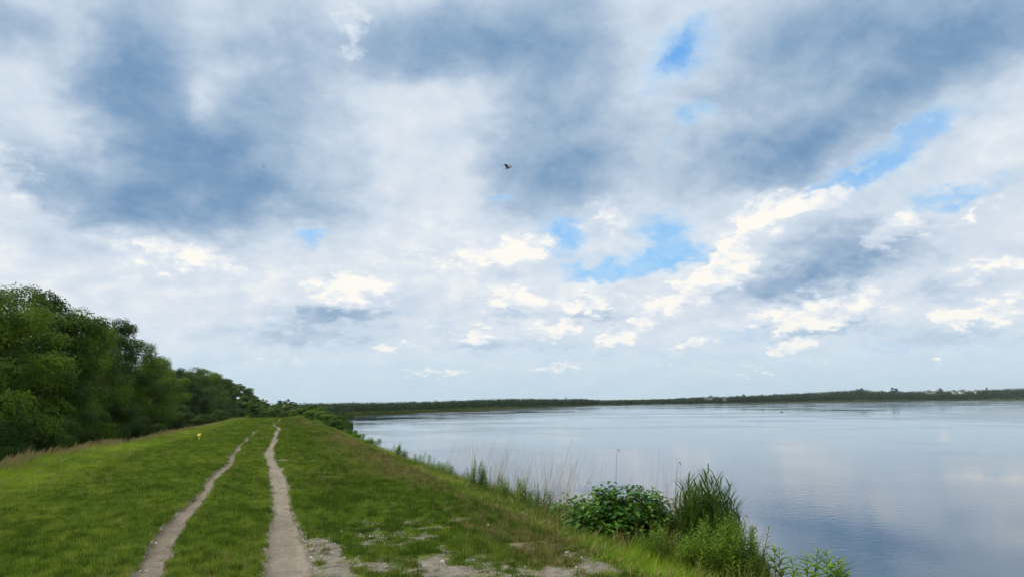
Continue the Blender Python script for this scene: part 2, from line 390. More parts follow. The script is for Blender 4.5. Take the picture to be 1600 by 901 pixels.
def m_water(t):
    pos = t.N.new('ShaderNodeNewGeometry').outputs['Position']
    px, py, pz = t.sep(pos)
    # wind comes over the lake in patches: ruffled water between calm lanes
    lanes = t.noise(t.v('MULTIPLY', pos, (0.010, 0.030, 0.0)), 1.0, 3, 0.55, 0.4)
    near = t.noise(t.v('MULTIPLY', pos, (0.09, 0.06, 0.0)), 1.0, 3, 0.5, 0.3)
    w = t.sm(t.m('ADD', t.m('MULTIPLY', lanes, 0.6), t.m('MULTIPLY', near, 0.4)), 0.42, 0.60, 0.08, 1.0)
    rip = t.noise(t.v('MULTIPLY', pos, (2.2, 3.4, 0.0)), 1.0, 4, 0.55, 0.6)
    rip2 = t.noise(t.v('MULTIPLY', pos, (9.0, 14.0, 0.0)), 1.0, 2, 0.5, 0.3)
    h = t.m('ADD', rip, t.m('MULTIPLY', rip2, 0.22))
    dist = t.v('LENGTH', pos)
    fade = t.sm(dist, 15, 260, 1.0, 0.10, 'LINEAR')
    bmp = bump(t, h, t.m('MULTIPLY', t.m('MULTIPLY', w, fade), 0.22), 0.05)
    rough = t.m('ADD', 0.02, t.m('MULTIPLY', w, t.sm(dist, 15, 200, 0.02, 0.13)))
    n = t.N.new('ShaderNodeBsdfPrincipled')
    t.put(n.inputs['Base Color'], C(0.015, 0.050, 0.095)); t.put(n.inputs['Roughness'], rough); t.put(n.inputs['IOR'], 1.333)
    t.L.new(bmp, n.inputs['Normal'])
    return n.outputs[0]
M_WATER = mat('lake_water', m_water)

def m_bark(t):
    pos = t.N.new('ShaderNodeTexCoord').outputs['Object']
    a = t.noise(t.v('MULTIPLY', pos, (6, 6, 1.2)), 3.0, 5, 0.65)
    return princ(t, t.ramp(a, [(0.3, C(0.025, 0.02, 0.015)), (0.7, C(0.12, 0.10, 0.08))]), 0.9, 0.2, bump(t, a, 0.8, 0.03))
M_BARK = mat('bark', m_bark)
M_LEAF = leaf_mat('tree_leaves', C(0.022, 0.055, 0.006), C(0.074, 0.142, 0.010), C(0.18, 0.26, 0.02), scale=0.35)
M_LEAF_DARK = leaf_mat('dark_tree_leaves', C(0.018, 0.046, 0.010), C(0.048, 0.100, 0.014), C(0.10, 0.165, 0.024), scale=0.3)
M_LEAF_BUSH = leaf_mat('bush_leaves', C(0.022, 0.080, 0.008), C(0.068, 0.19, 0.016), C(0.16, 0.32, 0.03), scale=2.5, spec=0.3, rough=0.45)
M_LEAF_LIME = leaf_mat('weed_leaves', C(0.06, 0.13, 0.010), C(0.14, 0.27, 0.018), C(0.27, 0.40, 0.04), scale=2.5)
M_LEAF_SHRUB = leaf_mat('shrub_leaves', C(0.03, 0.08, 0.008), C(0.075, 0.165, 0.014), C(0.15, 0.25, 0.03), scale=0.6)
M_LEAF_UNDER = leaf_mat('undergrowth_leaves', C(0.012, 0.030, 0.006), C(0.030, 0.068, 0.010), C(0.065, 0.12, 0.018), scale=0.5)  # darkened leaf colour: the shade at the foot of the wood is painted in
M_LEAF_FAR = leaf_mat('far_leaves', C(0.012, 0.028, 0.016), C(0.020, 0.042, 0.020), C(0.034, 0.060, 0.024), scale=0.05, trans=0.1)
M_REED = leaf_mat('reed_leaves', C(0.014, 0.048, 0.008), C(0.042, 0.108, 0.013), C(0.10, 0.19, 0.022), scale=3.0)
M_STEM = mat('green_stem', lambda t: princ(t, C(0.10, 0.14, 0.03), 0.6, 0.3))
M_DRY = mat('dry_stalk', lambda t: princ(t, t.ramp(t.noise(t.N.new('ShaderNodeNewGeometry').outputs['Position'], 4.0, 2), [(0.35, C(0.22, 0.16, 0.09)), (0.65, C(0.42, 0.33, 0.20))]), 0.8, 0.2))
M_TURF = blade_mat('turf_blades', C(0.052, 0.098, 0.011), C(0.120, 0.200, 0.020), C(0.27, 0.34, 0.05))
M_TALL = blade_mat('tall_grass_blades', C(0.065, 0.130, 0.010), C(0.165, 0.275, 0.018), C(0.30, 0.39, 0.04))
M_SEED = blade_mat('seeding_grass', C(0.06, 0.09, 0.02), C(0.15, 0.14, 0.045), C(0.24, 0.20, 0.08), tip=C(0.25, 0.20, 0.085))
M_DRYGRASS = blade_mat('dry_grass_blades', C(0.10, 0.12, 0.03), C(0.23, 0.19, 0.07), C(0.36, 0.28, 0.13))
M_SEDGE = blade_mat('sedge_blades', C(0.05, 0.08, 0.02), C(0.12, 0.14, 0.045), C(0.20, 0.19, 0.08))
M_STONE = mat('pale_stone', lambda t: princ(t, t.ramp(t.N.new('ShaderNodeObjectInfo').outputs['Random'], [(0, C(0.20, 0.18, 0.16)), (1, C(0.65, 0.62, 0.58))]), 0.8, 0.3))

# ------------------------------------------------------------------ the lie of the land
ZC, ZW = -1.6, -3.6                           # dike crest and lake level below the eye at z = 0
SHORE = [(-60, 118), (4, 122), (10, 128), (13, 175), (20, 217), (60, 290), (114, 383), (200, 520), (316, 686), (500, 770), (707, 827), (950, 900), (1198, 945), (2000, 1010), (4500, 1100)]
def shore_y(x):
    return np.interp(x, [p[0] for p in SHORE], [p[1] for p in SHORE])
def crest_z(y):
    return ZC - 1.7 * sstep(y, 86, 150) - 0.03 * np.sin(np.asarray(y) * 0.21)
def left_edge(y): return np.interp(y, [0, 17, 27, 37, 60, 100, 160], [-4.9, -5.0, -5.3, -4.7, -3.9, -3.4, -3.2])
def right_edge(y): return np.interp(y, [0, 8, 17, 30, 45, 70, 100, 160], [3.25, 3.25, 3.15, 3.2, 3.3, 3.05, 2.9, 2.9])
def path_l(y):
    y = np.asarray(y, float)
    return -1.16 + 0.05 * np.sin(y * 0.35) + 0.04 * np.sin(y * 0.9 + 1) + 0.62 * sstep(y, 36, 66) + 0.2 * np.sin(y * 0.16) * sstep(y, 45, 60)
def path_r(y):
    return np.interp(y, [4, 7.7, 10.8, 13, 15.7, 19, 24, 28, 34, 41, 46, 50, 54, 59, 66, 74, 82, 92, 110],
                     [0.30, 0.22, 0.20, 0.17, 0.16, 0.10, -0.08, -0.10, 0.05, 0.16, 0.20, 0.40, 0.30, 0.05, 0.10, 0.55, 0.62, 0.80, 0.9])
def path_w(y, side):
    y = np.asarray(y, float)
    w = 0.155 + 0.02 * np.sin(y * 0.7 + side * 2) + 0.03 * (fbm(y * 1.6, y * 0 + side * 31, 3, 5) - 0.5)
    if side: w = w + 0.04 + 0.07 * sstep(y, 13, 7)
    else: w = w - 0.012 + 0.03 * sstep(y, 12, 7)
    return w * np.where(y > 45, 1.1, 1.0)
def base_z(x, y):
    """height without the fine relief"""
    x = np.asarray(x, float); y = np.asarray(y, float)
    le, re = left_edge(y), right_edge(y)
    cz = crest_z(y)
    tl = sstep(le - x, 0.0, 6.0); tr_ = np.clip((x - re) / 4.6, 0, 1.4)
    z = cz + (-3.9 - cz) * tl
    fall = (ZW - 0.15 - cz) * (0.72 * np.minimum(tr_, 1) + 0.28 * sstep(tr_, 0.0, 1.0))
    zr = cz + fall - 2.2 * sstep(x - re, 4.4, 9.0)
    z = np.where(x > re, zr, z)
    # beyond the head of the lake the land comes up again
    sy = shore_y(x) + 5 * (fbm(x * 0.05, y * 0.0, 3, 77) - 0.5)
    land = ZW + 0.25 + 0.15 * fbm(x * 0.1, y * 0.1, 3, 12) + 9.0 * sstep(x, 550, 1500) * sstep(y - sy, 40, 520) + 1.0 * sstep(y - sy, 60, 600)
    k = sstep(y - sy, -3.0, 6.0)
    zl = z * (1 - k) + land * k
    return np.where(y > 100, np.where(x < re, np.maximum(z, ZW - 0.3), zl), z)
def rough_z(x, y):
    """mowed crest with ruts"""
    x = np.asarray(x, float); y = np.asarray(y, float)
    z = base_z(x, y) + 0.05 * (fbm(x * 0.7, y * 0.7, 3, 3) - 0.5) + 0.03 * (fbm(x * 4, y * 4, 3, 9) - 0.5) * (np.abs(y) < 120)
    for pf, sd_ in ((path_l, 0), (path_r, 1)):
        d = np.abs(x - pf(y)) / path_w(y, sd_)
        z = z - 0.055 * sstep(d, 1.25, 0.4) * (y < 115)
    return z
def dirt_mask(x, y):
    x = np.asarray(x, float); y = np.asarray(y, float)
    m = np.zeros(np.broadcast(x, y).shape)
    for pf, sd_ in ((path_l, 0), (path_r, 1)):
        d = np.abs(x - pf(y)) - path_w(y, sd_)
        m = np.maximum(m, 0.95 * sstep(d, 0.07, -0.05) * (y < 118))
    bx = np.interp(y, [5, 7.5, 9.2, 10.5], [0.62, 0.68, 0.62, 0.50])             # a side track joining from below
    m = np.maximum(m, 0.9 * sstep(np.abs(x - bx), 0.26, 0.08) * sstep(y, 10.6, 9.2))
    m = np.maximum(m, 0.85 * np.exp(-(((x - 0.55) / 0.35) ** 2 + ((y - 6.9) / 0.9) ** 2)))
    n = fbm(x * 1.8 + 3, y * 0.9, 4, 21, 0.6)
    for cx, cy, rx, ry, a in ((2.3, 8.3, 0.8, 0.9, .95), (1.5, 7.6, 0.9, 0.7, .85), (2.8, 7.3, 0.8, 0.7, .85), (1.0, 8.8, .5, .7, .6), (1.6, 9.2, .7, .6, .6), (1.2, 6.8, 1.2, .5, .9), (1.2, 9.6, 0.35, 0.5, .5), (1.9, 10.6, 0.4, 0.35, .45),
                              (1.0, 12.0, 0.5, 0.6, .35), (0.4, 22.5, 0.32, 0.5, .9), (1.9, 6.6, 1.6, 0.5, .7), (1.1, 17.0, 0.9, 2.0, .30), (1.4, 20, 1.0, 2.5, .28), (-0.5, 7.4, .4, .4, .3)):
        g = np.exp(-(((x - cx) / rx) ** 2 + ((y - cy) / ry) ** 2))
        m = np.maximum(m, np.clip(g * a * 1.25, 0, 1) * sstep(n, 0.34, 0.62) + g * 0.1)
    thin = sstep(fbm(x * 2.4, y * 1.5, 4, 131, .6), .44, .68) * sstep(x, .35, .9) * sstep(x, 3.3, 2.6) * (.40 * sstep(y, 15, 7) + .32 * sstep(y, 30, 12))
    m = np.maximum(m, thin)
    return np.clip(m, 0, 1)
def dry_mask(x, y):
    re = right_edge(y)
    n = fbm(x * 0.9, y * 0.35, 3, 41)
    m = np.exp(-((x - re + 0.15) / 0.55) ** 2) * sstep(n, 0.30, 0.62) * 1.0
    m = m + 0.55 * np.exp(-((x - re + 0.9) / 0.7) ** 2) * sstep(n, 0.48, 0.68) * sstep(y, 14, 35)
    return np.clip(m + 0.12 * sstep(fbm(x * 0.5, y * 0.4, 3, 88), 0.55, 0.75), 0, 1)

def build_ground():
    xs = np.concatenate([-np.geomspace(3200, 30, 34), -np.linspace(28, 9.0, 34), np.arange(-8.8, -5.2, 0.12), np.arange(-5.2, 4.6, 0.05), np.arange(4.6, 10, 0.12),
                         np.linspace(10.4, 40, 40), np.geomspace(42, 4500, 130)])
    ys = [-30, -20, -12, -6, 0]
    y = 3.0
    while y < 3600:
        ys.append(y); y += max(0.05, 0.0065 * y) if y < 140 else 0.02 * y
    ys = np.array(ys)
    X, Y = np.meshgrid(xs, ys); Z = rough_z(X, Y)
    nx, ny = len(xs), len(ys)
    i = np.arange(nx * ny).reshape(ny, nx)
    Q = np.stack([i[:-1, :-1], i[:-1, 1:], i[1:, 1:], i[1:, :-1]], -1).reshape(-1, 4)
    V = np.stack([X, Y, Z], -1).reshape(-1, 3)
    wet = sstep(-Z, 3.35, 3.7) * (X > 0) * (Y < 125)
    lush = (sstep(left_edge(Y) - X + 1.2, 0, 1.4) + sstep(X - right_edge(Y), 0.2, 1.2)) * (Y < 112)
    o = mesh_np('ground', V, Q, [M_GROUND], None, {'dirt': ('POINT', dirt_mask(X, Y)), 'dry': ('POINT', dry_mask(X, Y) * (Y < 130)), 'wet': ('POINT', wet), 'lush': ('POINT', np.clip(lush, 0, 1))}, True)
    tag(o, kind='structure')
build_ground()

def build_water():
    xs = np.concatenate([[4.5, 6, 8], np.geomspace(10, 4400, 40)])
    ys = np.concatenate([[-29, -10, 0], np.geomspace(8, 1250, 60)])
    X, Y = np.meshgrid(xs, ys); nx, ny = len(xs), len(ys)
    i = np.arange(nx * ny).reshape(ny, nx)
    Q = np.stack([i[:-1, :-1], i[:-1, 1:], i[1:, 1:], i[1:, :-1]], -1).reshape(-1, 4)
    tag(mesh_np('water', np.stack([X, Y, np.full_like(X, ZW)], -1).reshape(-1, 3), Q, [M_WATER]), kind='structure')
build_water()

def build_path(pf, side, y1):
    ys = [4.0]
    while ys[-1] < y1: ys.append(ys[-1] + max(0.06, 0.006 * ys[-1]))
    ys = np.array(ys); nc = 15
    u = np.linspace(-1, 1, nc)
    c = pf(ys); w = path_w(ys, side)
    wl = w * (1 + 0.55 * (fbm(ys * 2.5, ys * 0 + 3 + side, 4, 61) - 0.5)); wr = w * (1 + 0.55 * (fbm(ys * 2.5, ys * 0 + 13 + side, 4, 67) - 0.5))
    gaps = 0.35 + 0.65 * sstep(fbm(ys * 0.28, ys * 0 + side * 5, 2, 93), 0.30, 0.5) * np.where(ys > 46, 1, 0) + np.where(ys > 46, 0, 0.65)
    X = c[:, None] + np.where(u[None, :] < 0, wl[:, None], wr[:, None]) * gaps[:, None] * u[None, :]
    Y = np.repeat(ys[:, None], nc, 1)
    Z = rough_z(X, Y) + 0.012 + 0.006 * (fbm(X * 9, Y * 9, 3, 2) - 0.5) - 0.030 * np.abs(u[None, :]) ** 6
    n = len(ys); i = np.arange(n * nc).reshape(n, nc)
    Q = np.stack([i[:-1, :-1], i[:-1, 1:], i[1:, 1:], i[1:, :-1]], -1).reshape(-1, 4)
    dark = 0.25 + (0.7 * sstep(fbm(X * 2, Y * 0.5, 3, 15), 0.36, 0.60) * (0.25 + 0.75 * sstep(-u, -0.2, 0.8))[None, :]) if side == 0 else 0.25 * sstep(fbm(X * 2, Y * 0.6, 3, 18), 0.5, 0.7)
    o = mesh_np('path', np.stack([X, Y, Z], -1).reshape(-1, 3), Q, [M_PATH], None,
                {'edge': ('POINT', np.abs(np.repeat(u[None, :], n, 0))), 'dark': ('POINT', dark)}, True)
    tag(o, kind='structure')
build_path(path_l, 0, 96); build_path(path_r, 1, 112)

# ------------------------------------------------------------------ grass (instanced tufts)
SRC = bpy.data.collections.new('grass_sources')    # tuft shapes, used only by the scatter below
def blades(n, h0, h1, spread, lean, width, curl=0.5, segs=3, head=0.0, wind=(0, 0)):
    V, Q, H, VA = [], [], [], []
    for _ in range(n):
        a = random.uniform(0, 6.283); r = spread * math.sqrt(random.random())
        bx, by = r * math.cos(a), r * math.sin(a)
        h = random.uniform(h0, h1); la = random.uniform(0, 6.283); l = lean * random.uniform(0.2, 1.0) * h
        dx, dy = math.cos(la) * l + wind[0] * h, math.sin(la) * l + wind[1] * h
        wa = random.uniform(0, 6.283); w = width * random.uniform(0.7, 1.3); va = random.random()
        wx, wy = math.cos(wa) * w, math.sin(wa) * w
        b = len(V)
        for s_ in range(segs + 1):
            t = s_ / segs
            ww = (1 - t) ** 0.6 if not head else (0.35 if t < 1 - head else (1.6 if s_ < segs else 0.3))
            k = t ** (1 + curl)
            cx, cy, cz = bx + dx * k, by + dy * k, h * (t - 0.18 * curl * t * t * lean * 2)
            V += [(cx - wx * ww * .5, cy - wy * ww * .5, cz), (cx + wx * ww * .5, cy + wy * ww * .5, cz)]
            H += [t, t]; VA += [va, va]
        for s_ in range(segs): Q.append((b + 2 * s_, b + 2 * s_ + 1, b + 2 * s_ + 3, b + 2 * s_ + 2))
    return V, Q, H, VA
def tuft(name, material, parts):
    V, Q, H, A = [], [], [], []
    for p in parts:
        v, q, h, va = p; b = len(V)
        V += v; Q += [tuple(i + b for i in f) for f in q]; H += h; A += va
    o = mesh_np(name, V, Q, [material], None, {'h': ('POINT', H), 'vary': ('POINT', A)})
    COL.objects.unlink(o); return o

def scatter(name, pts, rot, scl, tint, variants, label, cat):
    """one object: points that carry tuft instances"""
    c = bpy.data.collections.new(name + '_tufts'); SRC.children.link(c)
    for v in variants: c.objects.link(v)
    n = len(pts)
    me = bpy.data.meshes.new(name); me.vertices.add(n); me.vertices.foreach_set('co', np.asarray(pts, np.float32).ravel())
    a = me.attributes.new('rot', 'FLOAT_VECTOR', 'POINT'); a.data.foreach_set('vector', np.asarray(rot, np.float32).ravel())
    a = me.attributes.new('scl', 'FLOAT_VECTOR', 'POINT'); a.data.foreach_set('vector', np.asarray(scl, np.float32).ravel())
    a = me.attributes.new('tint', 'FLOAT', 'POINT'); a.data.foreach_set('value', np.asarray(tint, np.float32).ravel())
    a = me.attributes.new('pick', 'INT', 'POINT'); a.data.foreach_set('value', RNG.integers(0, len(variants), n).astype(np.int32))
    o = bpy.data.objects.new(name, me); COL.objects.link(o)
    ng = bpy.data.node_groups.new(name + '_scatter', 'GeometryNodeTree')
    ng.interface.new_socket('Geometry', in_out='INPUT', socket_type='NodeSocketGeometry')
    ng.interface.new_socket('Geometry', in_out='OUTPUT', socket_type='NodeSocketGeometry')
    N, L = ng.nodes, ng.links
    gi, go = N.new('NodeGroupInput'), N.new('NodeGroupOutput')
    ci = N.new('GeometryNodeCollectionInfo'); ci.inputs['Collection'].default_value = c
    ci.inputs['Separate Children'].default_value = True; ci.inputs['Reset Children'].default_value = True
    m2p = N.new('GeometryNodeMeshToPoints'); m2p.inputs['Radius'].default_value = 0.001
    ip = N.new('GeometryNodeInstanceOnPoints'); ip.inputs['Pick Instance'].default_value = True
    def na(nm, ty):
        q = N.new('GeometryNodeInputNamedAttribute'); q.data_type = ty; q.inputs['Name'].default_value = nm; return q.outputs['Attribute']
    L.new(gi.outputs[0], m2p.inputs['Mesh']); L.new(m2p.outputs[0], ip.inputs['Points']); L.new(ci.outputs[0], ip.inputs['Instance'])
    L.new(na('pick', 'INT'), ip.inputs['Instance Index'])
    L.new(na('rot', 'FLOAT_VECTOR'), ip.inputs['Rotation']); L.new(na('scl', 'FLOAT_VECTOR'), ip.inputs['Scale'])
    L.new(ip.outputs[0], go.inputs[0])
    md = o.modifiers.new('scatter', 'NODES'); md.node_group = ng
    tag(o, label, cat, kind='stuff'); return o

def seen(x, y, margin=0.04):
    """inside the camera's horizontal view, with some margin for a side step"""
    a = np.arctan2(x, y) - YAW
    return (np.abs(a) < R(34.6) + margin + 0.9 / np.maximum(y, 1)) & (y > 4.8)
def cloud_pts(n, x0, x1, y0, y1):
    x = RNG.uniform(x0, x1, n); y = RNG.uniform(y0, y1, n); k = seen(x, y); return x[k], y[k]

def build_turf():
    X, Y, S = [], [], []
    for (y0, y1, dens, sc) in ((5.2, 9, 520, 0.9), (9, 14, 420, 1.0), (14, 22, 230, 1.25), (22, 36, 120, 1.7), (36, 60, 50, 2.5), (60, 105, 22, 3.6)):
        x, y = cloud_pts(int(dens * 11.5 * (y1 - y0)), -6.6, 4.9, y0, y1)
        X.append(x); Y.append(y); S.append(np.full(len(x), sc))
    x, y, s_ = map(np.concatenate, (X, Y, S))
    d = dirt_mask(x, y)
    n = fbm(x * 3.5, y * 2.2, 3, 33)
    nf = fbm(x * 8, y * 5.5, 3, 35, .65)
    keep = RNG.random(len(x)) > np.clip(sstep(d + (n - 0.5) * 0.5 + (nf - .5) * 1.3, 0.30, 0.80), 0, 0.985)
    for pf, sd_ in ((path_l, 0), (path_r, 1)):
        keep &= (np.abs(x - pf(y)) > path_w(y, sd_) * (0.80 + 1.5 * (nf - 0.5))) | (RNG.random(len(x)) < 0.015) | ((y > 50) & (n > 0.55))
    x, y, s_, n = x[keep], y[keep], s_[keep], n[keep]
    z = rough_z(x, y)
    big = fbm(x * 0.45, y * 0.3, 3, 55)
    worn = dirt_mask(x, y)
    sh = (0.80 + 0.4 * n) * RNG.uniform(.7, 1.3, len(x)) * (1 - 0.45 * worn)
    band = sstep(left_edge(y) + 1.5 - x, 0, 1.5)
    tint = np.clip(0.45 + 0.55 * (fbm(x * 1.3, y * 0.9, 3, 71) - 0.5) + 0.25 * (big - 0.5) + 1.1 * (fbm(x * 7, y * 5, 2, 72) - .5) + RNG.normal(0, 0.24, len(x)) + 0.22 * band - 0.16 * sstep(x, 0.3, 1.2), 0, 1)
    dry = dry_mask(x, y); isdry = RNG.random(len(x)) < dry * 0.55
    rot = np.stack([RNG.normal(0, .12, len(x)), RNG.normal(0, .12, len(x)), RNG.uniform(0, 6.28, len(x))], -1)
    scl = np.stack([s_, s_, s_ ** 0.55 * sh], -1)
    P = np.stack([x, y, z - 0.004], -1)
    tv = [tuft('turf_tuft', M_TURF, [blades(16, .025, .075, .06, .55, .0075, segs=2), blades(4, .05, .10, .04, .4, .006, segs=2)]) for _ in range(8)]
    clover = [tuft('clover_tuft', M_TURF, [blades(26, .012, .035, .07, 1.6, .013, curl=1.0, segs=2)]) for _ in range(3)]
    g = ~isdry
    scatter('grass', P[g], rot[g], scl[g], tint[g], tv + clover, 'short mown green grass on the dike crest', 'grass')
    dv = [tuft('dry_turf_tuft', M_DRYGRASS, [blades(14, .03, .10, .06, .5, .006, segs=2)]) for _ in range(5)]
    scatter('dry_grass', P[isdry], rot[isdry], scl[isdry] * (1, 1, 1.15), RNG.random(isdry.sum()), dv, 'tan dry grass along the right shoulder of the dike', 'dry grass')
build_turf()

def build_tall():
    W = (0.16, 0.05)                                     # everything leans a little to the right, with the wind
    # left shoulder: bright knee-high grass
    X, Y, S = [], [], []
    for (y0, y1, dens, sc) in ((8, 20, 110, 1.0), (20, 36, 70, 1.1), (36, 60, 40, 1.35), (60, 105, 16, 1.8)):
        x, y = cloud_pts(int(dens * 7.0 * (y1 - y0)), -9.5, -2.5, y0, y1)
        X.append(x); Y.append(y); S.append(np.full(len(x), sc))
    x, y, s_ = map(np.concatenate, (X, Y, S))
    le = left_edge(y) + 0.35 * (fbm(x * .8, y * .5, 3, 8) - 0.5) * 2
    k = (x < le + 1.5) & (RNG.random(len(x)) < sstep(le + 1.5 - x, 0, 1.1)); x, y, s_, le = x[k], y[k], s_[k], le[k]
    dep = sstep(le + 0.5 - x, 0, 1.5)
    hgt = (0.34 + 0.50 * dep) * (.30 + .70 * sstep(le + 1.3 - x, 0, 1.5)) * (0.7 + 0.6 * fbm(x * 1.1, y * 1.1, 3, 19)) * np.interp(y, [8, 30, 60, 100], [1, .85, .55, .45])
    tint = np.clip(0.55 + 1.2 * (fbm(x * .8, y * .6, 3, 23) - .5) + RNG.normal(0, .24, len(x)) - 0.35 * sstep(le - x, 1.0, 2.6), 0, 1)
    P = np.stack([x, y, rough_z(x, y) - .01], -1)
    rot = np.stack([RNG.normal(0, .08, len(x)), RNG.normal(0, .08, len(x)), RNG.uniform(-.5, .5, len(x))], -1)
    scl = np.stack([s_, s_, hgt], -1)
    tv = [tuft('tall_tuft', M_TALL, [blades(15, .28, .62, .10, .50, .011, segs=4, wind=W)]) for _ in range(6)]
    scatter('tall_grass', P, rot, scl, tint, tv, 'bright knee-high grass on the left shoulder of the dike', 'tall grass')
    sk = (RNG.random(len(x)) < np.where(le - x > 0.6, 0.20, 0.035)) & (le - x > -.7)
    sv = [tuft('seed_tuft', M_SEED, [blades(9, .65, 1.0, .10, .28, .010, segs=6, head=.2, wind=(.22, .05)), blades(6, .4, .8, .1, .4, .006, segs=4, wind=W)]) for _ in range(6)]
    scatter('seeding_grass', P[sk], rot[sk], scl[sk] * (1, 1, .85), RNG.random(sk.sum()), sv, 'brown seed heads of tall grass before the dark wood', 'seeding grass')
    # right bank down to the water
    X, Y, S = [], [], []
    for (y0, y1, dens, sc) in ((4.8, 14, 150, 1.0), (14, 30, 75, 1.1), (30, 60, 30, 1.4), (60, 112, 12, 1.9)):
        x, y = cloud_pts(int(dens * 6.6 * (y1 - y0)), 2.4, 9.0, y0, y1)
        X.append(x); Y.append(y); S.append(np.full(len(x), sc))
    x, y, s_ = map(np.concatenate, (X, Y, S))
    re = right_edge(y) + 0.6 * (fbm(x * .8, y * .6, 3, 28) - 0.5)
    k = (RNG.random(len(x)) < sstep(x - re, -0.15, 0.7)) & (base_z(x, y) > ZW - 0.12); x, y, s_, re = x[k], y[k], s_[k], re[k]
    dep = sstep(x - re, 0, 2.0)
    hgt = np.where(x / y > .70, .38, 1.0) * (0.18 + 0.80 * dep + .42 * sstep(x - re, .9, 2.4) * sstep(y, 26, 16)) * (0.65 + 0.7 * fbm(x * 1.1, y * 1.1, 3, 29)) * np.interp(y, [5, 9, 14, 30, 60], [.72, .9, .8, .62, .5])
    tint = np.clip(0.35 + 1.3 * (fbm(x * .7, y * .5, 3, 37) - .5) + RNG.normal(0, .15, len(x)), 0, 1)
    P = np.stack([x, y, rough_z(x, y) - .01], -1)
    rot = np.stack([RNG.normal(0, .08, len(x)), RNG.normal(0, .08, len(x)), RNG.uniform(-.6, .6, len(x))], -1)
    hgt = hgt * np.interp(y, [5, 7, 12, 14], [1, 1.2, 1.15, 1])
    scl = np.stack([s_, s_, hgt], -1)
    tv = [tuft('bank_tuft', M_TALL, [blades(18, .25, .6, .10, .42, .009, segs=4, wind=(.08, 0))]) for _ in range(6)]
    dv = [tuft('dry_bank_tuft', M_DRYGRASS, [blades(12, .35, .75, .10, .30, .005, segs=5, head=.2, wind=(.1, 0)), blades(8, .1, .35, .1, .6, .007, segs=3)]) for _ in range(5)]
    dr = RNG.random(len(x)) < 0.10 + 0.5 * np.exp(-((x - re) / .5) ** 2) * sstep(fbm(x * .8, y * .4, 3, 99), .35, .6)
    scatter('bank_grass', P[~dr], rot[~dr], scl[~dr], tint[~dr], tv, 'green grass growing down the bank to the lake', 'bank grass')
    scatter('dry_bank_grass', P[dr], rot[dr], scl[dr], RNG.random(dr.sum()), dv, 'tan dry grass stems along the top of the lake bank', 'dry grass')
    # straw stalks standing at the water's edge
    x = np.concatenate([RNG.uniform(4.3, 6.6, 300), RNG.uniform(4.6, 6.0, 90), RNG.uniform(4.6, 7.6, 160), RNG.uniform(5.5, 8, 120)])
    y = np.concatenate([11.5 + 8.5 * RNG.random(300) ** 1.3, RNG.normal(10.1, .5, 90), RNG.uniform(5.5, 9.0, 160), RNG.uniform(19, 60, 120)])
    x = np.concatenate([x, RNG.uniform(5.35, 5.95, 70)]); y = np.concatenate([y, RNG.uniform(9.6, 10.6, 70)])
    k = base_z(x, y) > ZW - .1; x, y = x[k], y[k]
    P = np.stack([x, y, rough_z(x, y) - .01], -1)
    rot = np.stack([RNG.normal(0, .06, len(x)), RNG.normal(0.06, .08, len(x)), RNG.uniform(-.4, .4, len(x))], -1)
    sc = RNG.uniform(.6, 1.0, len(x)); sc = np.where(y < 9.2, sc * .55, sc); sc[(x > 5.3) & (y > 9.55) & (y < 10.65)] *= 1.6; sc[(y > 11.4) & (y < 20)] *= 1.35
    sv = [tuft('straw_tuft', M_DRYGRASS, [blades(3, .9, 1.35, .12, .22, .0075, segs=8, head=.12, wind=(.12, .02))]) for _ in range(6)]
    scatter('straw_stalks', P, rot, np.stack([np.ones_like(sc), np.ones_like(sc), sc], -1), RNG.uniform(.3, 1, len(x)), sv, 'thin straw stalks standing against the lake', 'straw')
build_tall()

# ------------------------------------------------------------------ leaves, trees, bushes
def unit(v): return v / np.maximum(np.linalg.norm(v, axis=-1, keepdims=True), 1e-9)
def leaf_cards(P, Nrm, L, W, rng, fold=0.0, along=None):
    """pointed leaves: a folded pair of quads each (6 vertices), normal roughly Nrm"""
    n = len(P)
    ax = rng.normal(size=(n, 3)) if along is None else along + rng.normal(scale=.25, size=(n, 3))
    ax = unit(ax - (ax * Nrm).sum(-1, keepdims=True) * Nrm); sd_ = np.cross(Nrm, ax)
    L = np.broadcast_to(L, (n,))[:, None]; W = np.broadcast_to(W, (n,))[:, None]
    dr = Nrm * fold * W
    a = P; b = P + ax * L
    m1, m2 = P + ax * L * .30, P + ax * L * .68
    V = np.stack([a, m1 + sd_ * W * .5 + dr, m2 + sd_ * W * .42 + dr, b, m2 - sd_ * W * .42 + dr, m1 - sd_ * W * .5 + dr], 1).reshape(-1, 3)
    i = np.arange(n)[:, None] * 6
    Q = np.concatenate([i + [0, 1, 2, 3], i + [0, 3, 4, 5]], 0)
    return V, Q
def plain_cards(P, Nrm, L, W, rng):
    n = len(P); ax = rng.normal(size=(n, 3)); ax = unit(ax - (ax * Nrm).sum(-1, keepdims=True) * Nrm); s_ = np.cross(Nrm, ax)
    L = np.broadcast_to(L, (n,))[:, None]; W = np.broadcast_to(W, (n,))[:, None]
    V = np.stack([P - ax * L * .5, P + s_ * W * .5, P + ax * L * .5, P - s_ * W * .5], 1).reshape(-1, 3)
    return V, np.arange(n)[:, None] * 4 + [0, 1, 2, 3]

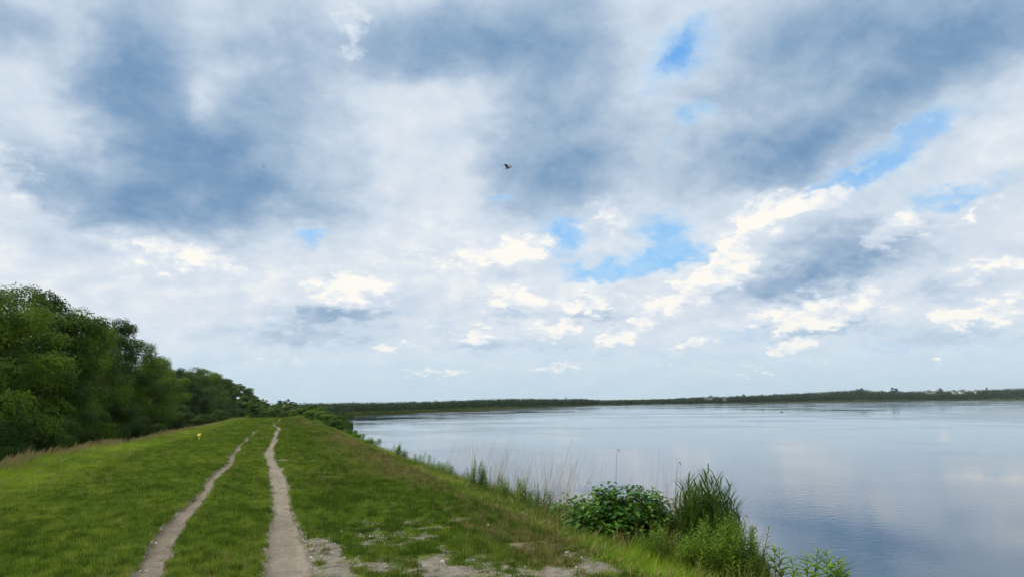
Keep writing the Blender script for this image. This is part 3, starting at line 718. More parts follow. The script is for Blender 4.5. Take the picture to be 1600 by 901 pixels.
def crown_points(rng, n, H, Rc, low, nclump, kind):
    """points and normals spread over many small clumps inside a crown outline"""
    cs = []
    while len(cs) < nclump:
        p = rng.uniform(-1, 1, 3)
        rr = math.hypot(p[0], p[1]); z = p[2]
        lim = math.sqrt(max(0, 1 - abs(z) ** 2.4)) * (1.0 if z < 0.2 else 0.95)
        if rr > lim: continue
        d = math.sqrt(rr * rr + z * z)
        if d < 0.45 and rng.random() < .8: continue
        lump = 0.82 + 0.30 * math.sin(3 * math.atan2(p[1], p[0]) + kind * 2 + 2 * z) * math.sin(2.3 * z + kind)
        cs.append((p[0] * Rc * lump, p[1] * Rc * lump, low + (H - low) * (z * .5 + .5) - 0.3, rng.uniform(.45, 1.05) * Rc * .30))
    cs = np.array(cs); k = rng.integers(0, nclump, n)
    w = cs[k, 3] ** 2; k = rng.choice(nclump, n, p=cs[:, 3] ** 2 / (cs[:, 3] ** 2).sum())
    d = unit(rng.normal(size=(n, 3))); d[:, 2] = np.where((d[:, 2] < -.2) & (rng.random(n) < .6), -d[:, 2], d[:, 2])
    r = cs[k, 3] * rng.uniform(.35, 1.0, n) ** .5 * (1 + .25 * np.sin(5 * d[:, 0] + k) * np.sin(4 * d[:, 1] + 2 * k))
    P = cs[k, :3] + d * r[:, None] * (1.15, 1.15, .8)
    c = np.array([0, 0, low + (H - low) * .45])
    N = unit(d * .9 + unit(P - c) * .5 + [0, 0, .35] + rng.normal(scale=.45, size=(n, 3)))
    return P, N, cs, k
def make_tree(name, seed, H, Rc, low, nl, ls, material, nclump=60, trunk_r=.16, kind=0):
    rng = np.random.default_rng(seed)
    root = empty(name, (0, 0, 0))
    P, N, cs, k = crown_points(rng, nl, H, Rc, low, nclump, kind)
    P[:, 2] = np.maximum(P[:, 2], .15)
    V, Q = plain_cards(P, N, ls * rng.uniform(.7, 1.35, nl), ls * .55 * rng.uniform(.7, 1.3, nl), rng)
    ct = rng.random(nclump)
    tint = np.repeat(.68 * ct[k] + .32 * rng.random(nl), 4)
    mesh_np('crown', V, Q, [material], root, {'tint': ('POINT', tint)})
    b = MB(); sw = rng.normal(scale=.25, size=2)
    top = (sw[0], sw[1], H * .86)
    pts = [(sw[0] * t * t + .12 * math.sin(3 * t + seed), sw[1] * t * t + .1 * math.cos(4 * t + seed) - .1, -.3 + (H * .86 + .3) * t) for t in np.linspace(0, 1, 8)]
    b.tube(pts, [trunk_r * (1.35 if i == 0 else 1) * (1 - .85 * i / 7) for i in range(8)], 8)
    order = np.argsort(-cs[:, 3])[:22]
    for j in order:
        c = cs[j, :3]; t0 = float(np.clip((c[2] - .9 - .35 * math.hypot(c[0], c[1])) / (H * .86), .10, .85))
        s_ = np.array([np.interp(t0, np.linspace(0, 1, 8), [p[q] for p in pts]) for q in range(3)])
        mid = s_ * .5 + c * .5 + [0, 0, -.15 * math.hypot(c[0], c[1])]
        r_ = trunk_r * .34 * (1 - .6 * t0)
        b.tube([s_, s_ * .6 + mid * .4 + [0, 0, -.02], mid, c], [r_, r_ * .8, r_ * .55, r_ * .15], 5)
    b.build('trunk', M_BARK, root, True)
    return root

TREES = [make_tree('broadleaf_tree', 11, 11, 4.3, 0.6, 30000, .19, M_LEAF, 70, .2, 0),
         make_tree('broadleaf_tree', 12, 11, 3.7, 1.2, 26000, .18, M_LEAF, 60, .17, 1),
         make_tree('broadleaf_tree', 13, 11, 4.0, 0.8, 28000, .19, M_LEAF_DARK, 64, .19, 2),
         make_tree('broadleaf_tree', 14, 11, 3.4, 2.0, 22000, .18, M_LEAF_DARK, 50, .15, 3)]
FARTREES = [make_tree('broadleaf_tree', 21, 11, 3.8, .6, 7000, .42, M_LEAF_DARK, 46, .18, 1),
            make_tree('broadleaf_tree', 22, 11, 3.2, .8, 6000, .40, M_LEAF, 40, .18, 2)]
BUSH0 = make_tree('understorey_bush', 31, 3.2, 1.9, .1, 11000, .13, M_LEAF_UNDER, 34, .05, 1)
used = set()
def place_tree(src, x, y, z, h, rot, wid=1.0, H0=11.0):
    if src.name in used: o = copy_tree(src)
    else: o = src; used.add(src.name)
    o.location = (x, y, z); k = h / H0; o.scale = (k * wid, k * wid, k); o.rotation_euler = (0, 0, rot); return o
def top_at(px, py, xw):
    d = ray(px, py); return d * (xw / d.x)

G_ROW = 'trees of the wood along the left of the dike'
front = [  # px, top py, world x, source, width, label
    (-70, 452, -14.0, 2, 1.1, 'dark broadleaf tree partly cut by the left edge of the photo'),
    (-15, 444, -13.0, 0, 1.0, 'tallest-looking leafy tree nearest the camera at the left end of the wood'),
    (40, 438, -15.5, 1, 1.05, 'second tall tree from the left end of the wood with a rounded green top'),
    (92, 449, -14.6, 3, 1.0, 'tall dark tree with sky showing through its ragged crown, where the skyline starts to fall'),
    (128, 478, -13.4, 0, .85, 'leafy tree on the falling skyline just left of the tree that stands apart'),
    (157, 512, -14.2, 2, .8, 'dark tree tucked left of the tree that stands apart'),
    (187, 492, -15.6, 3, .85, 'tree standing apart with a separate round top above its neighbours'),
    (212, 524, -14.6, 1, .95, 'green tree just right of the tree that stands apart'),
    (236, 545, -14.2, 0, .9, 'tree ending the tall front part of the wood, where the skyline drops'),
    (246, 588, -13.2, 2, .8, 'lower dark tree at the foot of the drop in the skyline'),
    (268, 572, -18.0, 1, 1.0, 'first tree of the lower flat-topped row beyond the skyline drop'),
    (290, 573, -18.0, 3, 1.1, 'second tree of the lower flat-topped row'),
    (310, 575, -18.0, 2, 1.1, 'third tree of the lower flat-topped row, behind the pale round bush'),
    (327, 577, -17.5, 0, 1.1, 'fourth tree of the lower flat-topped row'),
    (341, 580, -17.0, 3, 1.2, 'dark tree where the lower row starts falling towards the dike end')]
for i, (px, py, xw, s_, w, lab) in enumerate(front):
    p = top_at(px, py, xw); gz = -3.95
    o = place_tree(TREES[s_], p.x, p.y, gz, p.z - gz, i * 1.7, w); tag(o, lab, 'tree', G_ROW)
far = [(352, 588, -16.5), (361, 592, -16), (369, 596, -15.5), (376, 600, -15), (382, 604, -14.5), (388, 608, -14), (392, 611, -13.6), (396, 615, -13), (399, 619, -12.6)]
for i, (px, py, xw) in enumerate(far):
    p = top_at(px, py, xw); o = place_tree(FARTREES[i % 2], p.x, p.y, -3.95, p.z + 3.95, i * 2.1, 1.35)
    tag(o, 'dark tree in the far end of the wood where it tapers down behind the dike', 'tree', 'far trees tapering down the end of the left wood')
rr = random.Random(5)
for i in range(34):                                            # the ranks behind, seen between the front crowns
    y = 36 + i * 6.5; x = -19.5 - rr.uniform(0, 5) - (3.0 if y > 110 else 0)
    d = max(front, key=lambda f: -abs(top_at(f[0], f[1], f[2]).y - y)); hh = top_at(d[0], d[1], d[2]).z + 3.95
    o = place_tree(FARTREES[i % 2], x, y, -3.95, hh * rr.uniform(.88, .98), rr.uniform(0, 6), 1.1)
    tag(o, 'shaded tree in the rank behind the front trees of the wood', 'tree', 'rear rank of the left wood')
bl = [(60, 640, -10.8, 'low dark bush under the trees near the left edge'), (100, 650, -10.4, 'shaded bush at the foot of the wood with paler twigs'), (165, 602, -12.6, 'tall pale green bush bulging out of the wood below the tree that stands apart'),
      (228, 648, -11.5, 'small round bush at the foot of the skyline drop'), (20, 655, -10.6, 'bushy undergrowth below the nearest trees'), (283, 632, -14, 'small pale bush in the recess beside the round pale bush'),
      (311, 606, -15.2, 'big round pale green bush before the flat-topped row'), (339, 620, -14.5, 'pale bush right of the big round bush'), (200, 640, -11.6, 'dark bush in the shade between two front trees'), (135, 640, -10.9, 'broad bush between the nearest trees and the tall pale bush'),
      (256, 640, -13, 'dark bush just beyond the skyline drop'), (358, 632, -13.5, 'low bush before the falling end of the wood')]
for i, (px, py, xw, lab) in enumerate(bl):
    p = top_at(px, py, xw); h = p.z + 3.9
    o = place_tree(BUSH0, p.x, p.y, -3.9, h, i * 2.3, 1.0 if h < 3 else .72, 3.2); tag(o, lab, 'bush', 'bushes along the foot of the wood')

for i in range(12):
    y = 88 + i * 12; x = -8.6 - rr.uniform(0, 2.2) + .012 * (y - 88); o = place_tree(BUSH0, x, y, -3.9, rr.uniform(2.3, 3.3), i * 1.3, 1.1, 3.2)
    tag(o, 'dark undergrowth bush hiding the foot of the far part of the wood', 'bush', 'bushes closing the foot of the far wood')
# shrubs on the lake side where the dike ends, and the trees beyond
SHRUB = make_tree('bankside_shrub', 41, 3.0, 1.7, .1, 5000, .17, M_LEAF_SHRUB, 30, .05, 2)
for i, (px, py, xw, w, lab) in enumerate([(466, 636, 4.6, 1.0, 'leftmost bright green shrub at the far end of the dike'), (478, 632, 5.0, 1.2, 'second bright green shrub from the left at the far end of the dike'), (490, 630, 5.3, 1.1, 'tallest bright shrub, in the middle of the shrubs by the lake head'),
                                    (502, 634, 5.9, 1.2, 'round shrub right of the tallest bright shrub'), (514, 641, 6.6, 1.0, 'rightmost of the bright shrubs, beside the open water'), (523, 650, 6.9, .8, 'lowest small shrub at the water edge by the lake head')]):
    p = top_at(px, py, xw); g = float(base_z(p.x, p.y)); o = place_tree(SHRUB, p.x, p.y, g, max(p.z - g, .8), i * 1.9, w * 1.35, 3.0)
    tag(o, lab, 'shrub', 'bright shrubs at the lake head')
for i, (px, py, yy, w) in enumerate([(403, 622, 255, 1.0), (413, 620, 300, .8), (421, 628, 230, 1.5), (432, 628, 250, 1.6), (441, 624, 280, 1.1), (449, 620, 300, .7), (457, 626, 260, 1.1), (466, 629, 270, 1.4), (478, 631, 280, 1.4), (490, 632, 290, 1.4), (410, 632, 190, 1.3), (426, 634, 180, 1.5), (444, 634, 185, 1.5), (458, 635, 190, 1.5), (472, 636, 200, 1.4), (396, 622, 170, 1.3), (404, 630, 150, 1.3), (412, 634, 160, 1.3), (390, 618, 190, 1.3), (420, 636, 155, 1.4), (434, 637, 165, 1.4), (448, 638, 160, 1.4)]):
    p = at_dist(px, py, yy); o = place_tree(FARTREES[i % 2], p.x, p.y, -3.6, p.z + 3.6, i * 2.7, w * 1.35)
    tag(o, 'bluish dark tree closing the view behind the end of the dike', 'tree', 'trees behind the end of the dike')

# ------------------------------------------------------------------ the wooded far shore
TOPS = [(440, 629), (480, 628.6), (540, 627.5), (640, 626.6), (700, 625), (740, 623), (790, 621.5), (840, 621.8), (915, 622), (938, 625.5), (1000, 624), (1060, 621.5), (1100, 619), (1130, 618.5), (1200, 615.5), (1270, 612), (1330, 608), (1350, 607), (1375, 610), (1450, 609.8), (1520, 608.5), (1560, 606.5), (1600, 604.5), (1700, 602)]
HOUSE_GAPS = [(1447, 1467, 340, 611.5), (1487, 1511, 340, 611.5), (1521, 1531, 340, 611), (1099, 1117, 230, 621.5), (1128, 1137, 150, 622.5)]   # clearings
def far_wood(name, px0, px1, step, off0, off1, label, seed, mat_, rows=3, card=1.0):
    rng = np.random.default_rng(seed); Vs, Qs, T = [], [], []; n = 0
    px = px0
    while px < px1:
        for row in range(rows):
            q = px + rng.uniform(-3, 3); d = ray(q, 630.0); az = math.atan2(d.x, d.y)
            yy = 150.0
            for _ in range(500):
                if yy > float(shore_y(math.tan(az) * yy)): break
                yy += 5
            dist = yy + rng.uniform(off0, off1) * (row + .4) / rows
            x, y = math.tan(az) * dist, dist
            g = float(base_z(x, y))
            ty = np.interp(q, [a for a, _ in TOPS], [b for _, b in TOPS]) + abs(rng.normal(0, 1.1)) - .8 + (rows - 1 - row) * .4 - (1.2 if rng.random() < .08 else 0)
            for w0, w1, ho, hy in HOUSE_GAPS:
                if w0 < q < w1 and dist < yy + ho + 12: ty = hy + 2.5
            p = at_dist(q, ty, dist); h = max(p.z - g, 3.0); r = max(3.4, .45 * h) * rng.uniform(.8, 1.4)
            m = 90
            dd = unit(rng.normal(size=(m, 3))); rad = rng.uniform(.55, 1, m)[:, None]
            zc = (dd[:, 2:] * rad * .5 + .5)
            P = np.concatenate([dd[:, :2] * rad * r * (1.1 - .45 * zc), zc * h], 1) + [x, y, g]
            V, Q = plain_cards(P, unit(dd + [0, 0, .4] + rng.normal(scale=.4, size=(m, 3))), card * rng.uniform(.9, 1.8, m) * dist / 700, card * rng.uniform(.8, 1.3, m) * dist / 700, rng)
            Vs.append(V); Qs.append(Q + n); n += len(V); T.append(np.full(len(V), rng.random()) * .35 + .15 + .4 * np.repeat(rng.random(m), 4))
        px += step
    o = mesh_np(name, np.concatenate(Vs), np.concatenate(Qs), [mat_], None, {'tint': ('POINT', np.concatenate(T))})
    return tag(o, label, 'forest', kind='stuff')
far_wood('far_forest', 470, 936, 2.6, 90, 200, 'dark far-off wood along the head of the lake, left of the dip in the skyline', 51, M_LEAF_FAR, 3, .9)
far_wood('hillside_wood', 930, 1660, 2.4, 25, 520, 'dark wooded rise along the far right shore of the lake', 52, M_LEAF_FAR, 4, .9)

def ground_point(px, extra):
    d = ray(px, 630.0); az = math.atan2(d.x, d.y); yy = 150.0
    while yy < float(shore_y(math.tan(az) * yy)): yy += 3
    yy += extra; return math.tan(az) * yy, yy
LONE = make_tree('skyline_tree', 61, 11, 4.6, 1.5, 1500, 1.1, M_LEAF_FAR, 26, .3, 1)
for i, (px, py, w, lab) in enumerate([(1345, 606, 1.3, 'broad round tree topping the wooded rise on the far shore'), (1362, 611, .7, 'small tree just right of the broad round tree on the far skyline'), (1380, 609, .6, 'pointed little tree on the far skyline between two round trees'),
                                      (1399, 605, 1.1, 'domed tree standing clear on the far skyline left of the pale houses'), (1471, 606, 1.1, 'dark round tree between the pale houses on the far skyline'), (1544, 604.5, .4, 'tiny thin tree poking above the far right skyline'),
                                      (1111, 617, .9, 'round tree above the pale houses in the middle of the far shore'), (1163, 615, .8, 'small domed tree on the middle of the far skyline'), (1213, 614, .9, 'flat-topped tree on the far skyline right of the middle')]):
    x, y = ground_point(px, 380); g = float(base_z(x, y)); p = at_dist(px, py, y)
    o = place_tree(LONE, x, y, g, max(p.z - g, 5), i * 1.3, w * .9); tag(o, lab, 'tree', 'single trees on the far skyline')

M_WALL = mat('pale_render', lambda t: princ(t, t.mix(t.N.new('ShaderNodeObjectInfo').outputs['Random'], C(.75, .74, .72), C(.62, .58, .52)), .85, .2))
M_ROOF = mat('roof_tiles', lambda t: princ(t, t.mix(t.noise(t.N.new('ShaderNodeTexCoord').outputs['Object'], 3.0, 3), C(.10, .10, .11), C(.24, .23, .23)), .85, .2))
M_GLASS = mat('window_glass', lambda t: princ(t, C(.03, .04, .05), .15, .5))
def make_house():
    root = empty('house', (0, 0, 0))
    b = MB(); L, W, Hh, Rr = 5.5, 4.0, 5.0, 3.2
    V = [(-L, -W, -1.5), (L, -W, -1.5), (L, W, -1.5), (-L, W, -1.5), (-L, -W, Hh), (L, -W, Hh), (L, W, Hh), (-L, W, Hh), (-L, 0, Hh + Rr), (L, 0, Hh + Rr)]
    b.add(V, [(0, 1, 5, 4), (1, 2, 6, 5), (2, 3, 7, 6), (3, 0, 4, 7), (4, 7, 8, 8), (5, 9, 9, 6)])
    b.build('wall', M_WALL, root)
    b = MB(); o_ = .5; k = Rr / W
    for s_ in (-1, 1):
        e = (s_ * (W + o_), Hh - o_ * k + .05); r_ = (0, Hh + Rr + .05)
        b.add([(-L - o_, e[0], e[1]), (L + o_, e[0], e[1]), (L + o_, r_[0], r_[1]), (-L - o_, r_[0], r_[1]), (-L - o_, e[0], e[1] + .2), (L + o_, e[0], e[1] + .2), (L + o_, r_[0], r_[1] + .2), (-L - o_, r_[0], r_[1] + .2)],
              [(0, 1, 2, 3), (4, 5, 6, 7), (0, 1, 5, 4), (1, 2, 6, 5), (3, 0, 4, 7)])
    roof = b.build('roof', M_ROOF, root)
    b = MB(); b.box((2.2, .8, Hh + Rr + .2), (.35, .35, .9)); b.build('chimney', M_ROOF, roof)
    for wx in (-3.4, -.6, 2.6):
        for wz in (1.4, 3.7):
            b = MB(); b.box((wx, -W - .01, wz), (.6, .04, .65)); b.build('window', M_GLASS, root)
    return root
H0 = make_house()
for i, (px, ex, hz, rz, lab) in enumerate([(1452, 330, 611.5, .5, 'leftmost pale house by the round tree on the far right skyline'), (1461, 345, 612.5, -.2, 'pale house just left of the dark round tree on the far skyline'), (1492, 330, 611, .9, 'pale house right of the dark round tree on the far skyline'),
                                          (1505, 350, 610.5, .3, 'long pale house among the trees on the far right skyline'), (1526, 340, 610.5, 1.2, 'rightmost pale house on the far right skyline'),
                                          (1104, 230, 622, .3, 'pale house in the trees of the middle far shore'), (1112, 235, 622, 1.0, 'pale house beside its twin in the middle far shore'), (1132, 150, 623, .6, 'lone low pale house near the water in the middle far shore')]):
    x, y = ground_point(px, ex); p = at_dist(px, hz, y); o = H0 if i == 0 else copy_tree(H0)
    g = float(base_z(x, y)); top = at_dist(px, hz - 2.2, y).z; k = max(.85, (top - g) / 9.0) if top - g < 12 else 1.1
    o.location = (x, y, g + .6 if k < 1.05 else top - 8.2 * k); o.scale = (k * .9, k * .9, k); o.rotation_euler = (0, 0, rz - .6); tag(o, lab, 'house', 'pale houses on the far shore')

# ------------------------------------------------------------------ reeds and sedge along the head of the lake
def build_reeds():
    tv = [tuft('rush_tuft', M_SEDGE, [blades(26, .5, 1.0, .35, .25, .045, segs=2, curl=.3)]) for _ in range(4)]
    X = RNG.uniform(9, 1250, 26000) ** 1.0; X = np.concatenate([RNG.uniform(6, 125, 9000), RNG.uniform(100, 400, 7000), RNG.uniform(350, 1350, 9000)])
    sy = shore_y(X) + 5 * (fbm(X * 0.05, X * 0, 3, 77) - .5)
    Y = sy + RNG.uniform(-5, 10, len(X)) ** 1.0
    k = seen(X, Y); X, Y = X[k], Y[k]
    dist = np.hypot(X, Y); s_ = np.interp(dist, [100, 300, 700, 1500], [1.1, 1.6, 2.6, 4.5])
    P = np.stack([X, Y, np.maximum(base_z(X, Y), ZW - .3)], -1)
    h = np.interp(dist, [100, 200, 400, 700, 1500], [1.0, .6, .6, .8, 1.1]) * RNG.uniform(.7, 1.1, len(X))
    scatter('reeds', P, np.stack([X * 0, X * 0, RNG.uniform(0, 6, len(X))], -1), np.stack([s_, s_, h], -1), np.clip(.35 + .9 * (fbm(X * .02, Y * .02, 3, 5) - .5) + RNG.normal(0, .1, len(X)), 0, 1), tv,
            'belt of reeds and sedge along the far waterline', 'reeds')
    tv = [tuft('bulrush_tuft', M_REED, [blades(30, .7, 1.2, .4, .25, .05, segs=2, curl=.3)]) for _ in range(3)]
    x = np.concatenate([RNG.uniform(8.2, 13.5, 800), RNG.uniform(12, 20, 500)]); y = np.concatenate([RNG.uniform(103, 150, 800), RNG.uniform(165, 215, 500)])
    k = (x < 8.8 + 2.8 * np.sin((y - 95) * .055) ** 2) | (y > 164); x, y = x[k], y[k]
    k = (y < 164) | (np.abs(y - shore_y(x)) < 14); x, y = x[k], y[k]
    a = tuft('x', M_REED, [blades(2, .7, 1.2, .4, .25, .05, segs=2)])
    scatter('rushes', np.stack([x, y, x * 0 + ZW - .1], -1), np.stack([x * 0, x * 0, x * 3], -1), np.stack([x * 0 + 1.2, x * 0 + 1.2, RNG.uniform(.8, 1.25, len(x))], -1), RNG.random(len(x)), tv,
            'dark green rushes standing in the water at the head of the lake', 'rushes')
build_reeds()

# ------------------------------------------------------------------ plants on the near bank
def bank_base(px, xw):
    """the point of the bank under a picture column, at world x"""
    d = ray(px, 700.0); y = xw * d.y / d.x; return xw, y, float(rough_z(xw, y))
def leafy_bush(name, seed, Rx, Ry, H, nst, leaf, loc, rz=0):
    rng = np.random.default_rng(seed); root = empty(name, loc, None, rz)
    b = MB(); PP, NN, AA, LL = [], [], [], []
    for i in range(nst):
        a = rng.uniform(0, 6.283); r = math.sqrt(rng.random()); ex, ey = r * math.cos(a) * Rx, r * math.sin(a) * Ry
        top = H * (1 - .42 * r * r) * rng.uniform(.66, 1.0) * (1 + .08 * math.sin(2.0 * a + seed) + .06 * math.sin(5 * a))
        pts = [(ex * .25 * (1 - t) * 1 + ex * t ** .8, ey * .25 * (1 - t) + ey * t ** .8, -.05 + (top + .05) * t) for t in np.linspace(0, 1, 6)]
        b.tube(pts, [.008 * (1 - .75 * q / 5) for q in range(6)], 4)
        m = int(rng.integers(30, 46))
        for j in range(m):
            t = 1 - .80 * rng.random() ** 1.5
            c = np.array([np.interp(t, np.linspace(0, 1, 6), [p[q] for p in pts]) for q in range(3)])
            aa = rng.uniform(0, 6.283); out = np.array([math.cos(aa), math.sin(aa), rng.uniform(-.25, .35)])
            pet = rng.uniform(.02, .09) * (leaf / .07)
            PP.append(c + out * pet); AA.append(out + [0, 0, -.25])
            NN.append([.45 * out[0] + rng.normal(0, .25), .45 * out[1] + rng.normal(0, .25), 1.0]); LL.append(leaf * rng.uniform(.6, 1.25))
    P, N, A, L_ = np.array(PP), unit(np.array(NN)), np.array(AA), np.array(LL)
    V, Q = leaf_cards(P, N, L_, L_ * .78, rng, fold=.14, along=A)
    mesh_np('foliage', V, Q, [M_LEAF_BUSH], root, {'tint': ('POINT', np.repeat(rng.random(len(P)), 6))})
    b.build('stem', M_STEM, root); return root
def weed(name, seed, stems, H, spread, loc, material, leaf=.085, lw=.015, dens=46, head=True, droop=.2):
    """tall herb: upright stems ringed with narrow leaves"""
    rng = np.random.default_rng(seed); root = empty(name, loc)
    b = MB(); PP, NN, AA, LL = [], [], [], []
    for i in range(stems):
        a = rng.uniform(0, 6.283); r = spread * math.sqrt(rng.random()); h = H * (rng.uniform(.7, 1.05) if stems > 3 else rng.uniform(.96, 1.04)) * (1 - .25 * (r / max(spread, .01)) ** 2 * (stems > 3))
        lx, ly = rng.normal(0, .06) * h + .05 * h, rng.normal(0, .06) * h
        bx, by = r * math.cos(a), r * math.sin(a)
        pts = [(bx + lx * t * t, by + ly * t * t, -.05 + (h + .05) * t) for t in np.linspace(0, 1, 6)]
        b.tube(pts, [.0055 * (1 - .7 * q / 5) for q in range(6)], 4)
        for j in range(dens):
            t = .18 + .82 * (j / dens) ** .85; aa = j * 2.4 + rng.uniform(-.3, .3); k = math.sin(math.pi * min(1, t * .95) ** 1.2) * .7 + .35
            c = np.array([np.interp(t, np.linspace(0, 1, 6), [p[q] for p in pts]) for q in range(3)])
            up_ = .35 + .9 * (t - .4)
            out = np.array([math.cos(aa), math.sin(aa), up_]); PP.append(c); AA.append(out)
            NN.append([-.5 * math.cos(aa) * up_, -.5 * math.sin(aa) * up_, 1.0]); LL.append(leaf * k * rng.uniform(.8, 1.2))
    P, N, A, L_ = np.array(PP), unit(np.array(NN)), np.array(AA), np.array(LL)
    V, Q = leaf_cards(P, N, L_, lw * L_ / leaf, rng, fold=.2, along=A * 3)
    mesh_np('foliage', V, Q, [material], root, {'tint': ('POINT', np.repeat(rng.random(len(P)), 6))})
    b.build('stem', M_STEM, root); return root
def reed_clump(name, seed, loc, n, H, spread):
    rng = np.random.default_rng(seed); root = empty(name, loc); b = MB(); V, Q, T = [], [], []
    for i in range(n):
        a = rng.uniform(0, 6.283); r = spread * math.sqrt(rng.random()); h = H * rng.uniform(.6, 1.02) * (1 - .3 * (r / spread) ** 2)
        bx, by = r * math.cos(a), r * math.sin(a) * .9; lean = .16 * h
        lx, ly = math.cos(a) * lean * (r / spread) + rng.normal(0, .05) + .04, math.sin(a) * lean * (r / spread)
        pts = [np.array([bx + lx * t * t, by + ly * t * t, -.1 + (h + .1) * t]) for t in np.linspace(0, 1, 7)]
        b.tube(pts, [.006 * (1 - .75 * q / 6) for q in range(7)], 4)
        nlf = 11
        for j in range(nlf):
            t = .22 + .78 * j / nlf; s0 = pts[int(t * 6)] + (pts[min(6, int(t * 6) + 1)] - pts[int(t * 6)]) * (t * 6 - int(t * 6))
            aa = rng.uniform(0, 6.283); L_ = rng.uniform(.22, .40) * (1.1 - .3 * t); w = rng.uniform(.014, .024); rise = rng.uniform(.8, 1.25)
            o = np.array([math.cos(aa), math.sin(aa), 0]); s_ = np.array([-math.sin(aa), math.cos(aa), 0]); base = len(V)
            for q, (u, ww) in enumerate(((0, .5), (.3, 1), (.65, .8), (1, .08))):
                c = s0 + o * L_ * (u * .45 + .25 * u * u) + np.array([0, 0, L_ * rise * (u - .35 * u * u)])
                V += [c - s_ * w * ww * .5, c + s_ * w * ww * .5]; T += [rng.random() * .3 + .4] * 2
            for q in range(3): Q.append((base + 2 * q, base + 2 * q + 1, base + 2 * q + 3, base + 2 * q + 2))
    mesh_np('foliage', V, Q, [M_REED], root, {'tint': ('POINT', T)}); b.build('stem', M_STEM, root); return root

x, y, z = bank_base(972, 4.9)
tag(leafy_bush('leafy_shrub', 71, .84, .62, 1.20, 300, .078, (x, y, z)), 'dense dark green broad-leaved shrub on the bank, left of the reed clump', 'shrub')
x, y, z = bank_base(886, 4.75)
tag(leafy_bush('leafy_shrub', 72, .42, .32, .74, 60, .078, (x, y, z)), 'low broad-leaved branch-like shrub leaning out left of the big shrub', 'shrub')
x, y, z = bank_base(1098, 5.75)
tag(reed_clump('reed_clump', 73, (x, y, z), 400, 1.92, .28), 'tall dark green reed clump standing on the bank against the water', 'reeds')
x, y, z = bank_base(1152, 6.3)
tag(reed_clump('reed_clump', 74, (x, y, z), 12, 1.1, .3), 'few low reeds leaning out to the right of the tall clump', 'reeds')
x, y, z = bank_base(1122, 5.05)
tag(weed('weed_clump', 75, 130, 1.14, .48, (x, y, z), M_LEAF_LIME, .10, .019, 54), 'bright green bushy herb clump in front of the reed clump', 'herb')
x, y, z = bank_base(1075, 4.75)
tag(weed('weed_clump', 76, 36, .80, .28, (x, y, z), M_LEAF_LIME, .085, .016, 44), 'lower yellow-green herb clump between the shrub and the bushy herbs', 'herb')
x, y, z = bank_base(1020, 4.55)
tag(weed('weed_clump', 79, 26, .72, .24, (x, y, z), M_LEAF_LIME, .08, .015, 40), 'small green herb clump at the right foot of the big shrub', 'herb')
G_W = 'bright leafy weeds at the bottom right of the bank'
W0 = [weed('leafy_weed', 80 + k, 1 + k % 2, .62, .05, (0, 0, -50), M_LEAF_LIME, .115, .022, 60) for k in range(3)]
labs = ['leftmost slim weed of the bottom right row, rising highest over the water', 'second weed from the left in the bottom right row', 'bushy weed in the left half of the bottom right row', 'weed just left of the middle of the bottom right row', 'weed in the middle of the bottom right row',
        'weed just right of the middle of the bottom right row', 'third weed from the right end of the bottom right row', 'second weed from the right end of the bottom right row', 'last weed at the right end of the bottom right row']
for i, (px, py, xw) in enumerate([(1197, 842, 5.7), (1182, 862, 5.6), (1216, 853, 5.8), (1232, 864, 5.6), (1250, 859, 5.9), (1268, 864, 5.8), (1284, 872, 5.9), (1298, 862, 6.1), (1309, 874, 6.0)]):
    x, y, z = bank_base(px, xw); p = top_at(px, py, xw); k = (p.z - z) / .62
    o = W0[i] if i < 3 else copy_tree(W0[i % 3]); o.location = (x, y, z); o.scale = (max(k, .9),) * 2 + (k,); o.rotation_euler = (0, 0, i * 1.1); tag(o, labs[i], 'weed', G_W)
for i in range(26):                                        # the low weeds filling in between
    px = 1150 + i * 6.4; xw = 5.35 + (i * 7 % 5) * .14; x, y, z = bank_base(px, xw); o = copy_tree(W0[i % 3]); k = .62 + .13 * (i * 5 % 4); o.location = (x, y, z); o.scale = (k * 1.3, k * 1.3, k); o.rotation_euler = (0, 0, i * 2.1)
    tag(o, 'low bright weed filling in under the taller weeds at the bottom right', 'weed', 'low weeds at the bottom right of the bank')
sm_ = [(741, 722, 4.45, 16, .20, M_LEAF_BUSH, 'dark pointed weed clump rising above the middle of the bank edge'), (757, 730, 4.6, 3, .10, M_LEAF_BUSH, 'thin weed right beside the dark pointed clump'), (782, 742, 4.5, 3, .08, M_LEAF_LIME, 'pale sprig between the dark clump and the paired sprigs'),
       (790, 748, 4.4, 4, .10, M_LEAF_LIME, 'low pale sprigs on the bank edge'), (812, 752, 4.6, 10, .16, M_LEAF_LIME, 'leafy weed clump left of the straw stalks'), (838, 758, 4.6, 12, .18, M_LEAF_BUSH, 'low green weed clump among the straw stalks'),
       (620, 694, 4.3, 5, .10, M_LEAF_LIME, 'upright weed standing alone on the far stretch of the bank edge'), (628, 702, 4.4, 4, .14, M_LEAF_BUSH, 'short weed beside the lone upright weed'), (680, 716, 4.3, 7, .30, M_LEAF_BUSH, 'low dark weeds halfway along the bank edge'), (692, 720, 4.3, 7, .25, M_LEAF_BUSH, 'dark weeds just left of the pointed clump'),
       (655, 708, 4.3, 5, .3, M_LEAF_LIME, 'pale low weeds between the lone weed and the dark weeds'), (540, 671, 4.7, 14, .6, M_LEAF_BUSH, 'dark low bush on the far bank edge by the lake head'), (556, 677, 4.6, 10, .5, M_LEAF_LIME, 'green weeds on the far bank edge past the low bush'), (575, 684, 4.5, 9, .5, M_LEAF_LIME, 'green weeds on the far bank edge nearer the camera')]
